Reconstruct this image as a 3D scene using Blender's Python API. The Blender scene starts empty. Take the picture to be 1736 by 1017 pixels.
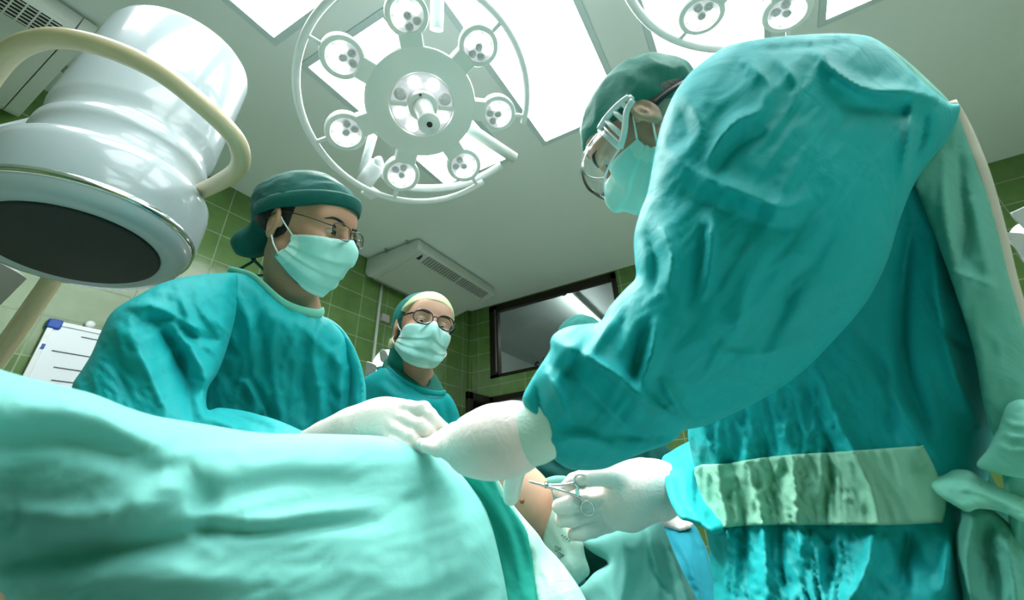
import bpy, bmesh, math, random
import numpy as np
from mathutils import Vector, Matrix, noise
from mathutils.geometry import delaunay_2d_cdt
from mathutils.bvhtree import BVHTree

random.seed(7)
rng = np.random.default_rng(7)
S = bpy.context.scene
COL = S.collection
pi = math.pi

# ------------------------------------------------------------------ camera
FPX = 721.4
PPX, PPY = 908.8, 447.9
CAMZ = 1.05
def _rot(yaw, pitch, roll):
    cy, sy, cp, sp, cr, sr = math.cos(yaw), math.sin(yaw), math.cos(pitch), math.sin(pitch), math.cos(roll), math.sin(roll)
    Rz = np.array([[cy, -sy, 0], [sy, cy, 0], [0, 0, 1]])
    Rx = np.array([[1, 0, 0], [0, cp, -sp], [0, sp, cp]])
    Ry = np.array([[cr, 0, sr], [0, 1, 0], [-sr, 0, cr]])
    return Rz @ Rx @ Ry
CM = _rot(*[math.radians(a) for a in (-64.43, 28.54, 4.58)])
CAM = np.array([0, 0, CAMZ])
def ray(x, y):
    return CM @ np.array([(x - PPX) / FPX, 1.0, -(y - PPY) / FPX])
def P(x, y, d):
    return CAM + ray(x, y) * d
def PA(xy, d):
    xy = np.asarray(xy, float); d = np.asarray(d, float)
    c = np.stack([(xy[:, 0] - PPX) / FPX, np.ones(len(xy)), -(xy[:, 1] - PPY) / FPX], 1)
    return CAM + (c @ CM.T) * d[:, None]
def W(x, y, z):
    c = CM.T @ (np.array([x, y, z], float) - CAM)
    return (PPX + FPX * c[0] / c[1], PPY - FPX * c[2] / c[1], c[1])
def onplane(x, y, axis, v):
    r = ray(x, y); return CAM + r * ((v - CAM[axis]) / r[axis])

cd = bpy.data.cameras.new('camera'); cam = bpy.data.objects.new('camera', cd); COL.objects.link(cam)
cd.sensor_width = 36; cd.lens = 36 * FPX / 1736
cd.shift_x = (868 - PPX) / 1736; cd.shift_y = (PPY - 508.5) / 1736
cd.clip_start = 0.02
m = Matrix.Identity(4)
cx, cyf, cz = CM[:, 0], CM[:, 1], CM[:, 2]
for i in range(3):
    m[i][0], m[i][1], m[i][2], m[i][3] = cx[i], cz[i], -cyf[i], CAM[i]
cam.matrix_world = m
S.camera = cam
cd.dof.use_dof = True; cd.dof.focus_distance = 1.0; cd.dof.aperture_fstop = 5.0

# ------------------------------------------------------------------ object helpers
WL = {}
def prop(o, label=None, cat=None, group=None, kind=None):
    if label: o['label'] = label
    if cat: o['category'] = cat
    if group: o['group'] = group
    if kind: o['kind'] = kind
    return o
def thing(name, loc, label, cat, group=None):
    o = bpy.data.objects.new(name, None); COL.objects.link(o)
    o.empty_display_size = .05
    o.location = loc; WL[o.name] = np.array(loc, float)
    return prop(o, label, cat, group)
def obj(name, geo, mat, parent=None, loc=(0, 0, 0), smooth=True, label=None, autosmooth=None):
    v, f = geo[0], geo[1]
    v = np.asarray(v, float)
    me = bpy.data.meshes.new(name)
    base = WL[parent.name] if parent is not None else np.array(loc, float)
    me.from_pydata((v - base).tolist(), [], [list(map(int, q)) for q in f])
    mats = mat if isinstance(mat, (list, tuple)) else [mat]
    for q in mats: me.materials.append(q)
    if len(geo) > 2 and geo[2] is not None:
        me.polygons.foreach_set('material_index', np.asarray(geo[2], dtype=np.int32))
    bm = bmesh.new(); bm.from_mesh(me)
    bmesh.ops.recalc_face_normals(bm, faces=bm.faces)
    bm.to_mesh(me); bm.free()
    if smooth:
        me.polygons.foreach_set('use_smooth', [True] * len(me.polygons))
        if autosmooth:
            me.set_sharp_from_angle(angle=math.radians(autosmooth))
    me.update()
    o = bpy.data.objects.new(name, me); COL.objects.link(o)
    if parent is not None:
        o.parent = parent; WL[o.name] = base
    else:
        o.location = base; WL[o.name] = base
    if label: o['label'] = label
    return o
def struct(name, geo, mat, parent=None, smooth=False):
    o = obj(name, geo, mat, parent, smooth=smooth)
    if parent is None: o['kind'] = 'structure'
    return o

class MB:
    def __init__(s): s.v = []; s.f = []; s.m = []; s.n = 0; s.cur = 0
    def add(s, v, f, mi=None):
        v = np.asarray(v, float); s.v.append(v)
        for q in f: s.f.append([int(i) + s.n for i in q]); s.m.append(s.cur if mi is None else mi)
        s.n += len(v); return s
    def geo(s): return (np.concatenate(s.v), s.f, s.m)
    def box(s, c, size, R=None, bev=0.0, mi=None):
        c = np.asarray(c, float); h = np.asarray(size, float) / 2
        if bev <= 0:
            v = np.array([[i, j, k] for i in (-1, 1) for j in (-1, 1) for k in (-1, 1)], float) * h
            f = [(0, 1, 3, 2), (4, 6, 7, 5), (0, 4, 5, 1), (2, 3, 7, 6), (0, 2, 6, 4), (1, 5, 7, 3)]
        else:
            bm = bmesh.new(); bmesh.ops.create_cube(bm, size=1.0)
            for q in bm.verts: q.co = Vector((q.co.x * 2 * h[0], q.co.y * 2 * h[1], q.co.z * 2 * h[2]))
            bmesh.ops.bevel(bm, geom=list(bm.edges), offset=min(bev, .49 * 2 * h.min()), segments=3, affect='EDGES', profile=.5)
            bm.verts.index_update()
            v = np.array([q.co[:] for q in bm.verts]); f = [[q.index for q in ff.verts] for ff in bm.faces]; bm.free()
        if R is not None: v = v @ np.asarray(R, float).T
        return s.add(v + c, f, mi)
    def tube(s, pts, r, n=12, sm=0, closed=False, caps=True, flat=None, mi=None):
        pts = np.asarray(pts, float)
        r = np.broadcast_to(np.asarray(r, float), (len(pts),)).copy()
        if sm:
            pts, r = catmull(pts, sm, closed, r)
        m_ = len(pts)
        T = np.zeros_like(pts)
        for i in range(m_):
            a = pts[(i - 1) % m_] if (closed or i > 0) else pts[i]
            b = pts[(i + 1) % m_] if (closed or i < m_ - 1) else pts[i]
            T[i] = (b - a) / (np.linalg.norm(b - a) + 1e-12)
        ref = np.array([0, 0, 1.]) if abs(T[0][2]) < .9 else np.array([1., 0, 0])
        if flat is not None: ref = np.asarray(flat[0], float)
        U = ref - T[0] * (ref @ T[0]); U /= np.linalg.norm(U)
        V = []
        for i in range(m_):
            if flat is not None:
                U = ref - T[i] * (ref @ T[i]); U /= np.linalg.norm(U) + 1e-12
            else:
                U = U - T[i] * (U @ T[i]); U /= np.linalg.norm(U) + 1e-12
            B = np.cross(T[i], U)
            fa = flat[1] if flat is not None else 1.0
            for k in range(n):
                a = 2 * pi * k / n
                V.append(pts[i] + r[i] * (math.cos(a) * U * fa + math.sin(a) * B))
        F = []
        for i in range(m_ if closed else m_ - 1):
            j = (i + 1) % m_
            for k in range(n):
                F.append((i * n + k, i * n + (k + 1) % n, j * n + (k + 1) % n, j * n + k))
        if caps and not closed:
            F.append(list(range(n))[::-1]); F.append([(m_ - 1) * n + k for k in range(n)])
        return s.add(V, F, mi)
    def lathe(s, C, axis, prof, n=48, mi=None, a0=0, a1=2 * pi, mlist=None):
        C = np.asarray(C, float); w = np.asarray(axis, float); w = w / np.linalg.norm(w)
        ref = np.array([1., 0, 0]) if abs(w[0]) < .8 else np.array([0, 1., 0])
        u = ref - w * (ref @ w); u /= np.linalg.norm(u); v = np.cross(w, u)
        full = abs(a1 - a0 - 2 * pi) < 1e-6
        na = n if full else n + 1
        V = []
        for (r, h) in prof:
            for k in range(na):
                a = a0 + (a1 - a0) * k / n
                V.append(C + w * h + r * (math.cos(a) * u + math.sin(a) * v))
        F = []; M_ = []
        for i in range(len(prof) - 1):
            for k in range(n):
                k2 = (k + 1) % na
                F.append((i * na + k, i * na + k2, (i + 1) * na + k2, (i + 1) * na + k))
                M_.append(mlist[i] if mlist else (s.cur if mi is None else mi))
        for idx in (0, len(prof) - 1):
            if prof[idx][0] > 1e-6 and full:
                F.append([idx * na + k for k in range(n)]); M_.append(mlist[min(idx, len(prof) - 2)] if mlist else (s.cur if mi is None else mi))
        n0 = s.n; s.v.append(np.array(V))
        for q in F: s.f.append([i + n0 for i in q])
        s.m += M_; s.n += len(V); return s
    def ball(s, c, r, n=16, mi=None):
        prof = [(r[0] * math.sin(a) if hasattr(r, '__len__') else r * math.sin(a), -(r[1] if hasattr(r, '__len__') else r) * math.cos(a)) for a in np.linspace(0.001, pi - .001, n // 2 + 1)]
        return s.lathe(c, (0, 0, 1), prof, n, mi)
    def extrude(s, poly, thick, mi=None):
        """poly: list of 3-D points (planar), thick: 3-vector"""
        poly = np.asarray(poly, float); t = np.asarray(thick, float); n = len(poly)
        V = np.concatenate([poly, poly + t])
        F = [list(range(n))[::-1], list(range(n, 2 * n))] + [(i, (i + 1) % n, n + (i + 1) % n, n + i) for i in range(n)]
        return s.add(V, F, mi)

def catmull(pts, k, closed=False, r=None):
    pts = np.asarray(pts, float); n = len(pts)
    out = []; ro = []
    segs = n if closed else n - 1
    for i in range(segs):
        p1, p2 = pts[i], pts[(i + 1) % n]
        p0 = pts[(i - 1) % n] if (closed or i > 0) else 2 * p1 - p2
        p3 = pts[(i + 2) % n] if (closed or i < n - 2) else 2 * p2 - p1
        for j in range(k):
            t = j / k
            out.append(.5 * (2 * p1 + (p2 - p0) * t + (2 * p0 - 5 * p1 + 4 * p2 - p3) * t * t + (-p0 + 3 * p1 - 3 * p2 + p3) * t ** 3))
            if r is not None: ro.append(r[i] + (r[(i + 1) % n] - r[i]) * t)
    if not closed:
        out.append(pts[-1])
        if r is not None: ro.append(r[-1])
    return (np.array(out), np.array(ro)) if r is not None else np.array(out)

# ------------------------------------------------------------------ implicit surfaces (signed distance -> surface nets)
def axis(lo, hi, coarse, fine=()):
    x = [lo]
    while x[-1] < hi:
        st = coarse
        for (a, b, f) in fine:
            if a - 1e-9 <= x[-1] < b: st = min(st, f)
            elif x[-1] < a < x[-1] + st: st = max(a - x[-1], f)
        x.append(x[-1] + st)
    return np.array(x, dtype=np.float32)
class Field:
    def __init__(s, xs, ys, zs):
        s.ax = (xs, ys, zs); s.F = np.full((len(xs), len(ys), len(zs)), 1.0, np.float32)
    def sub(s, lo, hi):
        sl = []; g = []
        for a, l, h in zip(s.ax, lo, hi):
            i = max(0, int(np.searchsorted(a, l)) - 1); j = min(len(a), int(np.searchsorted(a, h)) + 1)
            sl.append(slice(i, max(i, j))); g.append(a[i:max(i, j)])
        return tuple(sl), np.meshgrid(*g, indexing='ij', sparse=True)
    def op(s, prim, k=.0, mode='u', pad=None):
        d, lo, hi = prim
        pad = (.03 + 2 * k) if pad is None else pad
        sl, G = s.sub(np.asarray(lo) - pad, np.asarray(hi) + pad)
        if s.F[sl].size == 0: return s
        v = d(*G).astype(np.float32); A = s.F[sl]
        if mode == 'u':
            if k > 0:
                h = np.maximum(k - np.abs(A - v), 0) / k; s.F[sl] = np.minimum(A, v) - h * h * k * .25
            else: s.F[sl] = np.minimum(A, v)
        elif mode == 's':
            v = -v
            if k > 0:
                h = np.maximum(k - np.abs(A - v), 0) / k; s.F[sl] = np.maximum(A, v) + h * h * k * .25
            else: s.F[sl] = np.maximum(A, v)
        return s
    def mesh(s):
        F = s.F; pos = F > 0
        nx, ny, nz = F.shape
        cnt = np.zeros((nx - 1, ny - 1, nz - 1), np.int8)
        for i in (0, 1):
            for j in (0, 1):
                for k in (0, 1):
                    cnt += pos[i:nx - 1 + i, j:ny - 1 + j, k:nz - 1 + k]
        act = np.argwhere((cnt > 0) & (cnt < 8))
        idx = np.full(cnt.shape, -1, np.int64); idx[tuple(act.T)] = np.arange(len(act))
        acc = np.zeros((len(act), 3)); num = np.zeros(len(act))
        cs = [(i, j, k) for i in (0, 1) for j in (0, 1) for k in (0, 1)]
        vals = {c: F[act[:, 0] + c[0], act[:, 1] + c[1], act[:, 2] + c[2]] for c in cs}
        for c in cs:
            for a in range(3):
                if c[a] == 0:
                    e = list(c); e[a] = 1; e = tuple(e)
                    v0, v1 = vals[c], vals[e]
                    msk = (v0 > 0) != (v1 > 0)
                    t = v0[msk] / (v0[msk] - v1[msk])
                    p = np.tile(np.array(c, float), (msk.sum(), 1)); p[:, a] += t
                    acc[msk] += p; num[msk] += 1
        loc = act + acc / num[:, None]
        V = np.stack([np.interp(loc[:, a], np.arange(len(s.ax[a])), s.ax[a]) for a in range(3)], 1)
        Q = []
        for a in range(3):
            b, c = (a + 1) % 3, (a + 2) % 3
            sl0 = [slice(None)] * 3; sl1 = [slice(None)] * 3
            sl0[a] = slice(0, -1); sl1[a] = slice(1, None)
            ch = pos[tuple(sl0)] != pos[tuple(sl1)]
            e = np.argwhere(ch)
            e = e[(e[:, b] > 0) & (e[:, c] > 0) & (e[:, b] < F.shape[b] - 1) & (e[:, c] < F.shape[c] - 1)]
            q = []
            for (ob, oc) in ((-1, -1), (0, -1), (0, 0), (-1, 0)):
                w = e.copy(); w[:, b] += ob; w[:, c] += oc
                q.append(idx[tuple(w.T)])
            q = np.stack(q, 1)
            flip = pos[tuple(e.T)]
            q[flip] = q[flip][:, ::-1]
            Q.append(q[(q >= 0).all(1)])
        return V, np.concatenate(Q).tolist()
def ell(c, r, R=None):
    c = np.asarray(c, float); r = np.asarray(r, float)
    def d(X, Y, Z):
        x, y, z = X - c[0], Y - c[1], Z - c[2]
        if R is not None:
            x, y, z = (R[0][i] * x + R[1][i] * y + R[2][i] * z for i in range(3))
        k0 = np.sqrt((x / r[0]) ** 2 + (y / r[1]) ** 2 + (z / r[2]) ** 2)
        k1 = np.sqrt((x / r[0] ** 2) ** 2 + (y / r[1] ** 2) ** 2 + (z / r[2] ** 2) ** 2) + 1e-9
        return k0 * (k0 - 1) / k1
    m_ = r.max(); return d, c - m_, c + m_
def cap(a, b, ra, rb=None):
    a = np.asarray(a, float); b = np.asarray(b, float); rb = ra if rb is None else rb
    ba = b - a; L = ba @ ba + 1e-12
    def d(X, Y, Z):
        t = np.clip(((X - a[0]) * ba[0] + (Y - a[1]) * ba[1] + (Z - a[2]) * ba[2]) / L, 0, 1)
        return np.sqrt((X - a[0] - t * ba[0]) ** 2 + (Y - a[1] - t * ba[1]) ** 2 + (Z - a[2] - t * ba[2]) ** 2) - (ra + (rb - ra) * t)
    m_ = max(ra, rb); return d, np.minimum(a, b) - m_, np.maximum(a, b) + m_
def chain(pts, rs):
    return [cap(pts[i], pts[i + 1], rs[i], rs[i + 1]) for i in range(len(pts) - 1)]
def inter(p, *fs):
    """primitive p intersected with half-space-like functions"""
    d0, lo, hi = p
    def d(X, Y, Z):
        v = d0(X, Y, Z)
        for f in fs: v = np.maximum(v, f(X, Y, Z))
        return v
    return d, lo, hi
def field_for(lo, hi, st): return Field(axis(lo[0], hi[0], st), axis(lo[1], hi[1], st), axis(lo[2], hi[2], st))
def sdf_mesh(prims, st, k=.006, pad=.02):
    lo = np.min([np.asarray(p[1]) for p in prims], 0) - pad; hi = np.max([np.asarray(p[2]) for p in prims], 0) + pad
    F = field_for(lo, hi, st)
    for p in prims: F.op(p, k, pad=.05)
    return F.mesh()

# ------------------------------------------------------------------ inflated cloth volumes
def tps(ctrl):
    c = np.array(ctrl, float)
    if len(c) == 1: return lambda q: np.full(len(q), c[0, 2])
    xy = c[:, :2] / 500; n = len(c)
    def K(a, b):
        r2 = ((a[:, None] - b[None]) ** 2).sum(-1); return .5 * r2 * np.log(r2 + 1e-12)
    A = np.zeros((n + 3, n + 3)); A[:n, :n] = K(xy, xy) + 1e-6 * np.eye(n); A[:n, n] = 1; A[:n, n + 1:] = xy
    A[n:, :n] = A[:n, n:].T
    w = np.linalg.lstsq(A, np.concatenate([c[:, 2], [0, 0, 0]]), rcond=None)[0]
    def f(q):
        q = np.asarray(q, float) / 500
        return K(q, xy) @ w[:n] + w[n] + q @ w[n + 1:]
    return f
def seg_dist(q, pl):
    q = np.asarray(q, float); pl = np.asarray(pl, float)
    best = np.full(len(q), 1e9); side = np.zeros(len(q)); par = np.zeros(len(q))
    L = np.linalg.norm(np.diff(pl, axis=0), axis=1); cum = np.concatenate([[0], np.cumsum(L)]); tot = cum[-1]
    for i in range(len(pl) - 1):
        a, b = pl[i], pl[i + 1]; ba = b - a
        t = np.clip(((q - a) @ ba) / (ba @ ba + 1e-9), 0, 1)
        d_ = q - (a + t[:, None] * ba); dist = np.hypot(d_[:, 0], d_[:, 1])
        m_ = dist < best
        best[m_] = dist[m_]; side[m_] = (ba[0] * d_[:, 1] - ba[1] * d_[:, 0])[m_]; par[m_] = (cum[i] + t * L[i])[m_] / tot
    return best, np.sign(side), par
def inside(q, poly):
    q = np.asarray(q); x, y = q[:, 0], q[:, 1]; r = np.zeros(len(q), bool)
    for i in range(len(poly)):
        x1, y1 = poly[i - 1]; x2, y2 = poly[i]
        c = (y1 > y) != (y2 > y)
        with np.errstate(divide='ignore', invalid='ignore'):
            r ^= c & (x < (x2 - x1) * (y - y1) / (y2 - y1 + 1e-12) + x1)
    return r
STROKE = 1.35
class Puff:
    """closed cloth volume: outline (pixels), depth control points, round thickness, fold strokes on the visible side"""
    def __init__(s, outline, ctrl, k=.8, tmax=.15, step=6, strokes=(), wr=(), smooth=4, back=1.0, tfun=None):
        ol = np.array([q[:2] for q in outline], float)
        if smooth: ol = catmull(ol, smooth, True)
        # resample
        cl = np.vstack([ol, ol[:1]]); L = np.hypot(*np.diff(cl, axis=0).T); cum = np.concatenate([[0], np.cumsum(L)])
        n = max(12, int(cum[-1] / (step * .9)))
        t = np.linspace(0, cum[-1], n, endpoint=False)
        s.ol = np.stack([np.interp(t, cum, cl[:, i]) for i in (0, 1)], 1)
        s.D = tps(ctrl); s.k, s.tmax, s.strokes, s.wr, s.back, s.step, s.tfun = k, tmax, strokes, wr, back, step, tfun
        lo = s.ol.min(0) - 8; hi = s.ol.max(0) + 8
        h = max(2.0, (hi - lo).max() / 170); s.h = h; s.lo = lo
        gx = np.arange(lo[0], hi[0] + h, h); gy = np.arange(lo[1], hi[1] + h, h); s.gx, s.gy = gx, gy
        XX, YY = np.meshgrid(gx, gy, indexing='ij')
        msk = inside(np.stack([XX.ravel(), YY.ravel()], 1), s.ol).reshape(XX.shape)
        u = np.zeros(XX.shape); om = 1.93
        par = (np.add.outer(np.arange(len(gx)), np.arange(len(gy))) % 2).astype(bool)
        for it in range(420):
            for p in (0, 1):
                mm = msk & (par == bool(p))
                nb = np.zeros_like(u)
                nb[1:-1, 1:-1] = u[2:, 1:-1] + u[:-2, 1:-1] + u[1:-1, 2:] + u[1:-1, :-2]
                u[mm] += om * ((nb[mm] + 4 * h * h) / 4 - u[mm])
        s.u = u
    def U(s, q):
        q = np.asarray(q, float)
        fx = np.clip((q[:, 0] - s.lo[0]) / s.h, 0, len(s.gx) - 1.001); fy = np.clip((q[:, 1] - s.lo[1]) / s.h, 0, len(s.gy) - 1.001)
        i, j = fx.astype(int), fy.astype(int); a, b = fx - i, fy - j; u = s.u
        return u[i, j] * (1 - a) * (1 - b) + u[i + 1, j] * a * (1 - b) + u[i, j + 1] * (1 - a) * b + u[i + 1, j + 1] * a * b
    def T(s, q, d):
        t = s.k * np.sqrt(np.maximum(s.U(q), 0)) * d / FPX
        tm = s.tmax if s.tfun is None else s.tfun(q)
        return tm * np.tanh(t / tm)
    def relief(s, q):
        r = np.zeros(len(q))
        for st in s.strokes:
            pts, w, amp = st[:3]; kind = st[3] if len(st) > 3 else 'r'
            pl = catmull(np.array(pts, float), 5) if len(pts) > 2 else np.array(pts, float)
            d_, sd, par = seg_dist(q, pl)
            tap = np.clip(np.sin(pi * np.clip(par, .0, 1)), 0, 1) ** .45
            tap = np.where((par <= 0) | (par >= 1), 0.25 * np.exp(-(d_ / w) ** 2), tap)
            if kind == 'r': pr = np.exp(-np.sqrt((d_ / w) ** 2 + .04) + .2) * np.exp(-(d_ / (2.5 * w)) ** 2)
            elif kind == 's': pr = np.exp(-(d_ / w) ** 2)
            else:  # step: one side up, other side down
                pr = sd * (1 - np.exp(-(d_ / (w * .35)) ** 2)) * np.exp(-(d_ / (w * 1.6)) ** 2)
            r += amp * STROKE * tap * pr
        for wq in s.wr:
            amp, sx, sy, ang, seed = wq[:5]; wt = wq[5](q) if len(wq) > 5 else np.ones(len(q))
            ca, sa = math.cos(math.radians(ang)), math.sin(math.radians(ang))
            for i, (x, y) in enumerate(q):
                p = Vector(((x * ca + y * sa) / sx, (-x * sa + y * ca) / sy, seed))
                w1 = noise.noise(p * .6 + Vector((5, 5, 5)))
                v = 1 - abs(noise.noise(p + Vector((w1 * .8, w1 * .8, 0)))) * 2.2
                r[i] += amp * wt[i] * (v - .4)
        return r
    def front(s, q):
        q = np.asarray(q, float); d = s.D(q); t = s.T(q, d)
        fade = np.clip(t / (.02 + .12 * s.tmax), 0, 1)
        return d - t - s.relief(q) * fade
    def geo(s, lift=0.0):
        st = s.step; lo, hi = s.ol.min(0), s.ol.max(0)
        pts = []
        r = 0
        for y in np.arange(lo[1], hi[1], st * .87):
            x = np.arange(lo[0] + (st / 2 if r % 2 else 0), hi[0], st); pts.append(np.stack([x, np.full(len(x), y)], 1)); r += 1
        pts = np.concatenate(pts)
        pts = pts[inside(pts, s.ol)]
        cl = np.vstack([s.ol, s.ol[:1]])
        dist = np.full(len(pts), 1e9)
        for i in range(len(cl) - 1):
            a, b = cl[i], cl[i + 1]; ba = b - a
            near = (np.abs(pts - (a + b) / 2) < 3 * st + np.abs(ba)).all(1)
            if near.any():
                p = pts[near]; t = np.clip(((p - a) @ ba) / (ba @ ba + 1e-9), 0, 1)
                e = p - (a + t[:, None] * ba); dist[near] = np.minimum(dist[near], np.hypot(e[:, 0], e[:, 1]))
        pts = pts[dist > st * .75]
        # inset ring
        nx = np.roll(s.ol, -1, 0) - np.roll(s.ol, 1, 0); nn = np.stack([-nx[:, 1], nx[:, 0]], 1); nn /= np.linalg.norm(nn, axis=1)[:, None] + 1e-9
        ring = []
        for off in (.28,):
            for sg in (1, -1):
                c = s.ol + sg * nn * st * off; ring.append(c[inside(c, s.ol)])
        q = np.concatenate([s.ol, pts] + ring)
        n0 = len(s.ol)
        vs, es, fs, ov, oe, of = delaunay_2d_cdt([Vector(v) for v in q], [(i, (i + 1) % n0) for i in range(n0)], [], 1, 1e-4)
        vv = np.array([v[:] for v in vs]); bnd = np.array([any(k < n0 for k in o) for o in ov])
        fr = s.front(vv); d = s.D(vv); t = s.T(vv, d)
        bk = d + t * s.back
        fr = np.where(bnd, d, np.minimum(fr, bk - .0015)); bk = np.where(bnd, d, bk)
        n = len(vv)
        A = PA(vv, fr - lift); B = PA(vv, bk)
        remap = np.where(bnd, np.arange(n), n + np.cumsum(~bnd) - 1)
        V = np.concatenate([A, B[~bnd]])
        F = [list(f) for f in fs] + [[int(remap[i]) for i in f][::-1] for f in fs]
        F = [f for f in F if len(set(f)) >= 3]
        # unused vertices removal not needed
        return V, F
def sheet(puff, outline, lift, thick, step=5, smooth=3):
    """a thin piece of cloth lying on the visible side of a cloth volume"""
    g = Puff(outline, [(0, 0, 1)], k=.6, tmax=thick, step=step, smooth=smooth)
    g.D = lambda q: puff.front(q) - lift
    return g
# ------------------------------------------------------------------ materials
def srgb(r, g, b):
    f = lambda c: ((c / 255 + .055) / 1.055) ** 2.4 if c / 255 > .04045 else c / 255 / 12.92
    return (f(r), f(g), f(b))
def mk(name, col, rough=.5, metal=0., bump=None, sheen=0., sss=0., emit=None, spec=.5, var=None, trans=0., alpha=1., aniso=0., coat=0., ior=1.45, weave=None):
    mt = bpy.data.materials.new(name); mt.use_nodes = True
    nt = mt.node_tree; b = nt.nodes['Principled BSDF']; L = nt.links.new
    b.inputs['Base Color'].default_value = (*col, 1); b.inputs['Roughness'].default_value = rough
    b.inputs['Metallic'].default_value = metal; b.inputs['Specular IOR Level'].default_value = spec
    b.inputs['IOR'].default_value = ior
    if sheen: b.inputs['Sheen Weight'].default_value = sheen; b.inputs['Sheen Roughness'].default_value = .5
    if sss:
        b.inputs['Subsurface Weight'].default_value = sss; b.inputs['Subsurface Radius'].default_value = (.012, .005, .003); b.inputs['Subsurface Scale'].default_value = 1.0
    if trans: b.inputs['Transmission Weight'].default_value = trans
    if coat: b.inputs['Coat Weight'].default_value = coat
    if alpha < 1: b.inputs['Alpha'].default_value = alpha
    if emit: b.inputs['Emission Color'].default_value = (*emit[0], 1); b.inputs['Emission Strength'].default_value = emit[1]
    tc = nt.nodes.new('ShaderNodeTexCoord')
    if var:
        n = nt.nodes.new('ShaderNodeTexNoise'); n.inputs['Scale'].default_value = var[0]; n.inputs['Detail'].default_value = 4
        L(tc.outputs['Object'], n.inputs['Vector'])
        mp = nt.nodes.new('ShaderNodeMapRange'); mp.inputs[1].default_value = .3; mp.inputs[2].default_value = .7
        mp.inputs[3].default_value = 1 - var[1]; mp.inputs[4].default_value = 1 + var[1]
        L(n.outputs['Fac'], mp.inputs[0])
        mx = nt.nodes.new('ShaderNodeVectorMath'); mx.operation = 'SCALE'; mx.inputs[0].default_value = col
        L(mp.outputs[0], mx.inputs['Scale']); L(mx.outputs[0], b.inputs['Base Color'])
    last = None
    for q in ([bump] if bump else []) + ([weave] if weave else []):
        n = nt.nodes.new('ShaderNodeTexNoise'); n.inputs['Scale'].default_value = q[0]; n.inputs['Detail'].default_value = 5
        n.inputs['Distortion'].default_value = q[3] if len(q) > 3 else .6
        L(tc.outputs['Object'], n.inputs['Vector'])
        bp = nt.nodes.new('ShaderNodeBump'); bp.inputs['Strength'].default_value = q[1]; bp.inputs['Distance'].default_value = q[2]
        L(n.outputs['Fac'], bp.inputs['Height'])
        if last: L(last.outputs[0], bp.inputs['Normal'])
        last = bp
    if last: L(last.outputs[0], b.inputs['Normal'])
    return mt
def cloth(name, col, rough=.62, sheen=.25, bs=.35, spec=.25):
    return mk(name, col, rough, sheen=sheen * .25, bump=(14, bs * .6, .02, 1.2), weave=(900, .12, .001, 0), var=(5, .07), spec=spec)
M = {}
M['gown'] = cloth('teal_cotton', (.005, .385, .405), .58, .12, .3, .22)
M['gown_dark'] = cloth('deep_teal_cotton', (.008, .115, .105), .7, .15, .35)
M['cap_dark'] = cloth('dark_green_cotton', (.006, .105, .088), .75, .2, .35)
M['hem'] = cloth('bleached_cotton', (.58, .56, .48), .75, .2, .2)
M['cap_light'] = cloth('lamplit_green_cotton', (.035, .21, .165), .7, .2, .4)  # lamp light on the surgeon's cap is put into this lighter green
M['cap_teal'] = cloth('green_cotton', (.006, .20, .17), .7, .2, .3)
M['gown_back'] = cloth('faded_green_cotton', (.10, .40, .32), .7, .25, .3)
M['trim'] = cloth('pale_green_cotton', (.20, .60, .47), .7, .25, .3)
M['sash'] = cloth('light_green_cotton', (.22, .52, .38), .7, .25, .3)
M['drape'] = cloth('mint_drape_cotton', (.19, .57, .52), .7, .2, .15)
M['drape_deep'] = cloth('green_drape_cotton', (.015, .36, .28), .7, .2, .2)
M['drape_pale'] = cloth('washed_drape_cotton', (.50, .80, .70), .75, .2, .3)
M['drape_blue'] = cloth('blue_drape_cotton', (.01, .25, .33), .7, .2, .2)
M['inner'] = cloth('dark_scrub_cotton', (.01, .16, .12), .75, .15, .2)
M['mask'] = mk('mask_fabric', (.38, .76, .71), .75, sheen=.15, bump=(60, .15, .004, .5), weave=(1400, .1, .0005, 0), sss=0)
M['mask_edge'] = mk('mask_border', (.55, .85, .80), .75, bump=(500, .4, .001, 0))
M['white_cloth'] = mk('white_elastic', (.82, .85, .84), .7)
M['cream_cloth'] = cloth('cream_cotton', (.62, .66, .40), .75, .2, .2)
M['glove'] = mk('latex', (.80, .74, .69), .42, sss=.0, bump=(55, .3, .004, 1.5), spec=.5)
M['cuff'] = mk('ribbed_knit', (.55, .78, .68), .8, bump=(250, .5, .002, 0))
def skinm(name, c):
    return mk(name, c, .48, sss=.12, bump=(220, .12, .0008, 0), var=(30, .06), spec=.45)
M['skin_man'] = skinm('tan_skin', (.52, .285, .185))
M['skin_woman'] = skinm('warm_skin', (.54, .31, .21))
M['skin_surgeon'] = skinm('fair_skin', (.60, .36, .26))
M['skin_patient'] = skinm('patient_skin', (.66, .40, .28))
M['hair'] = mk('black_hair', (.012, .010, .009), .55, bump=(180, .6, .004, 2))
M['hair_grey'] = mk('grey_hair', (.12, .11, .10), .6, bump=(180, .6, .004, 2))
M['sclera'] = mk('eye_white', (.50, .46, .44), .25); M['iris'] = mk('brown_iris', (.05, .022, .012), .15); M['pupil'] = mk('pupil', (.004, .004, .004), .1)
M['lip'] = mk('lip', (.45, .17, .14), .5)
M['metal'] = mk('polished_steel', (.62, .62, .60), .18, 1.0)
M['dark_metal'] = mk('bronze_metal', (.10, .085, .07), .3, 1.0)
M['black_plastic'] = mk('black_acetate', (.02, .012, .022), .25)
M['lens'] = mk('lens_glass', (1, 1, 1), .0, trans=1.0, ior=1.05, alpha=.25)
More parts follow.
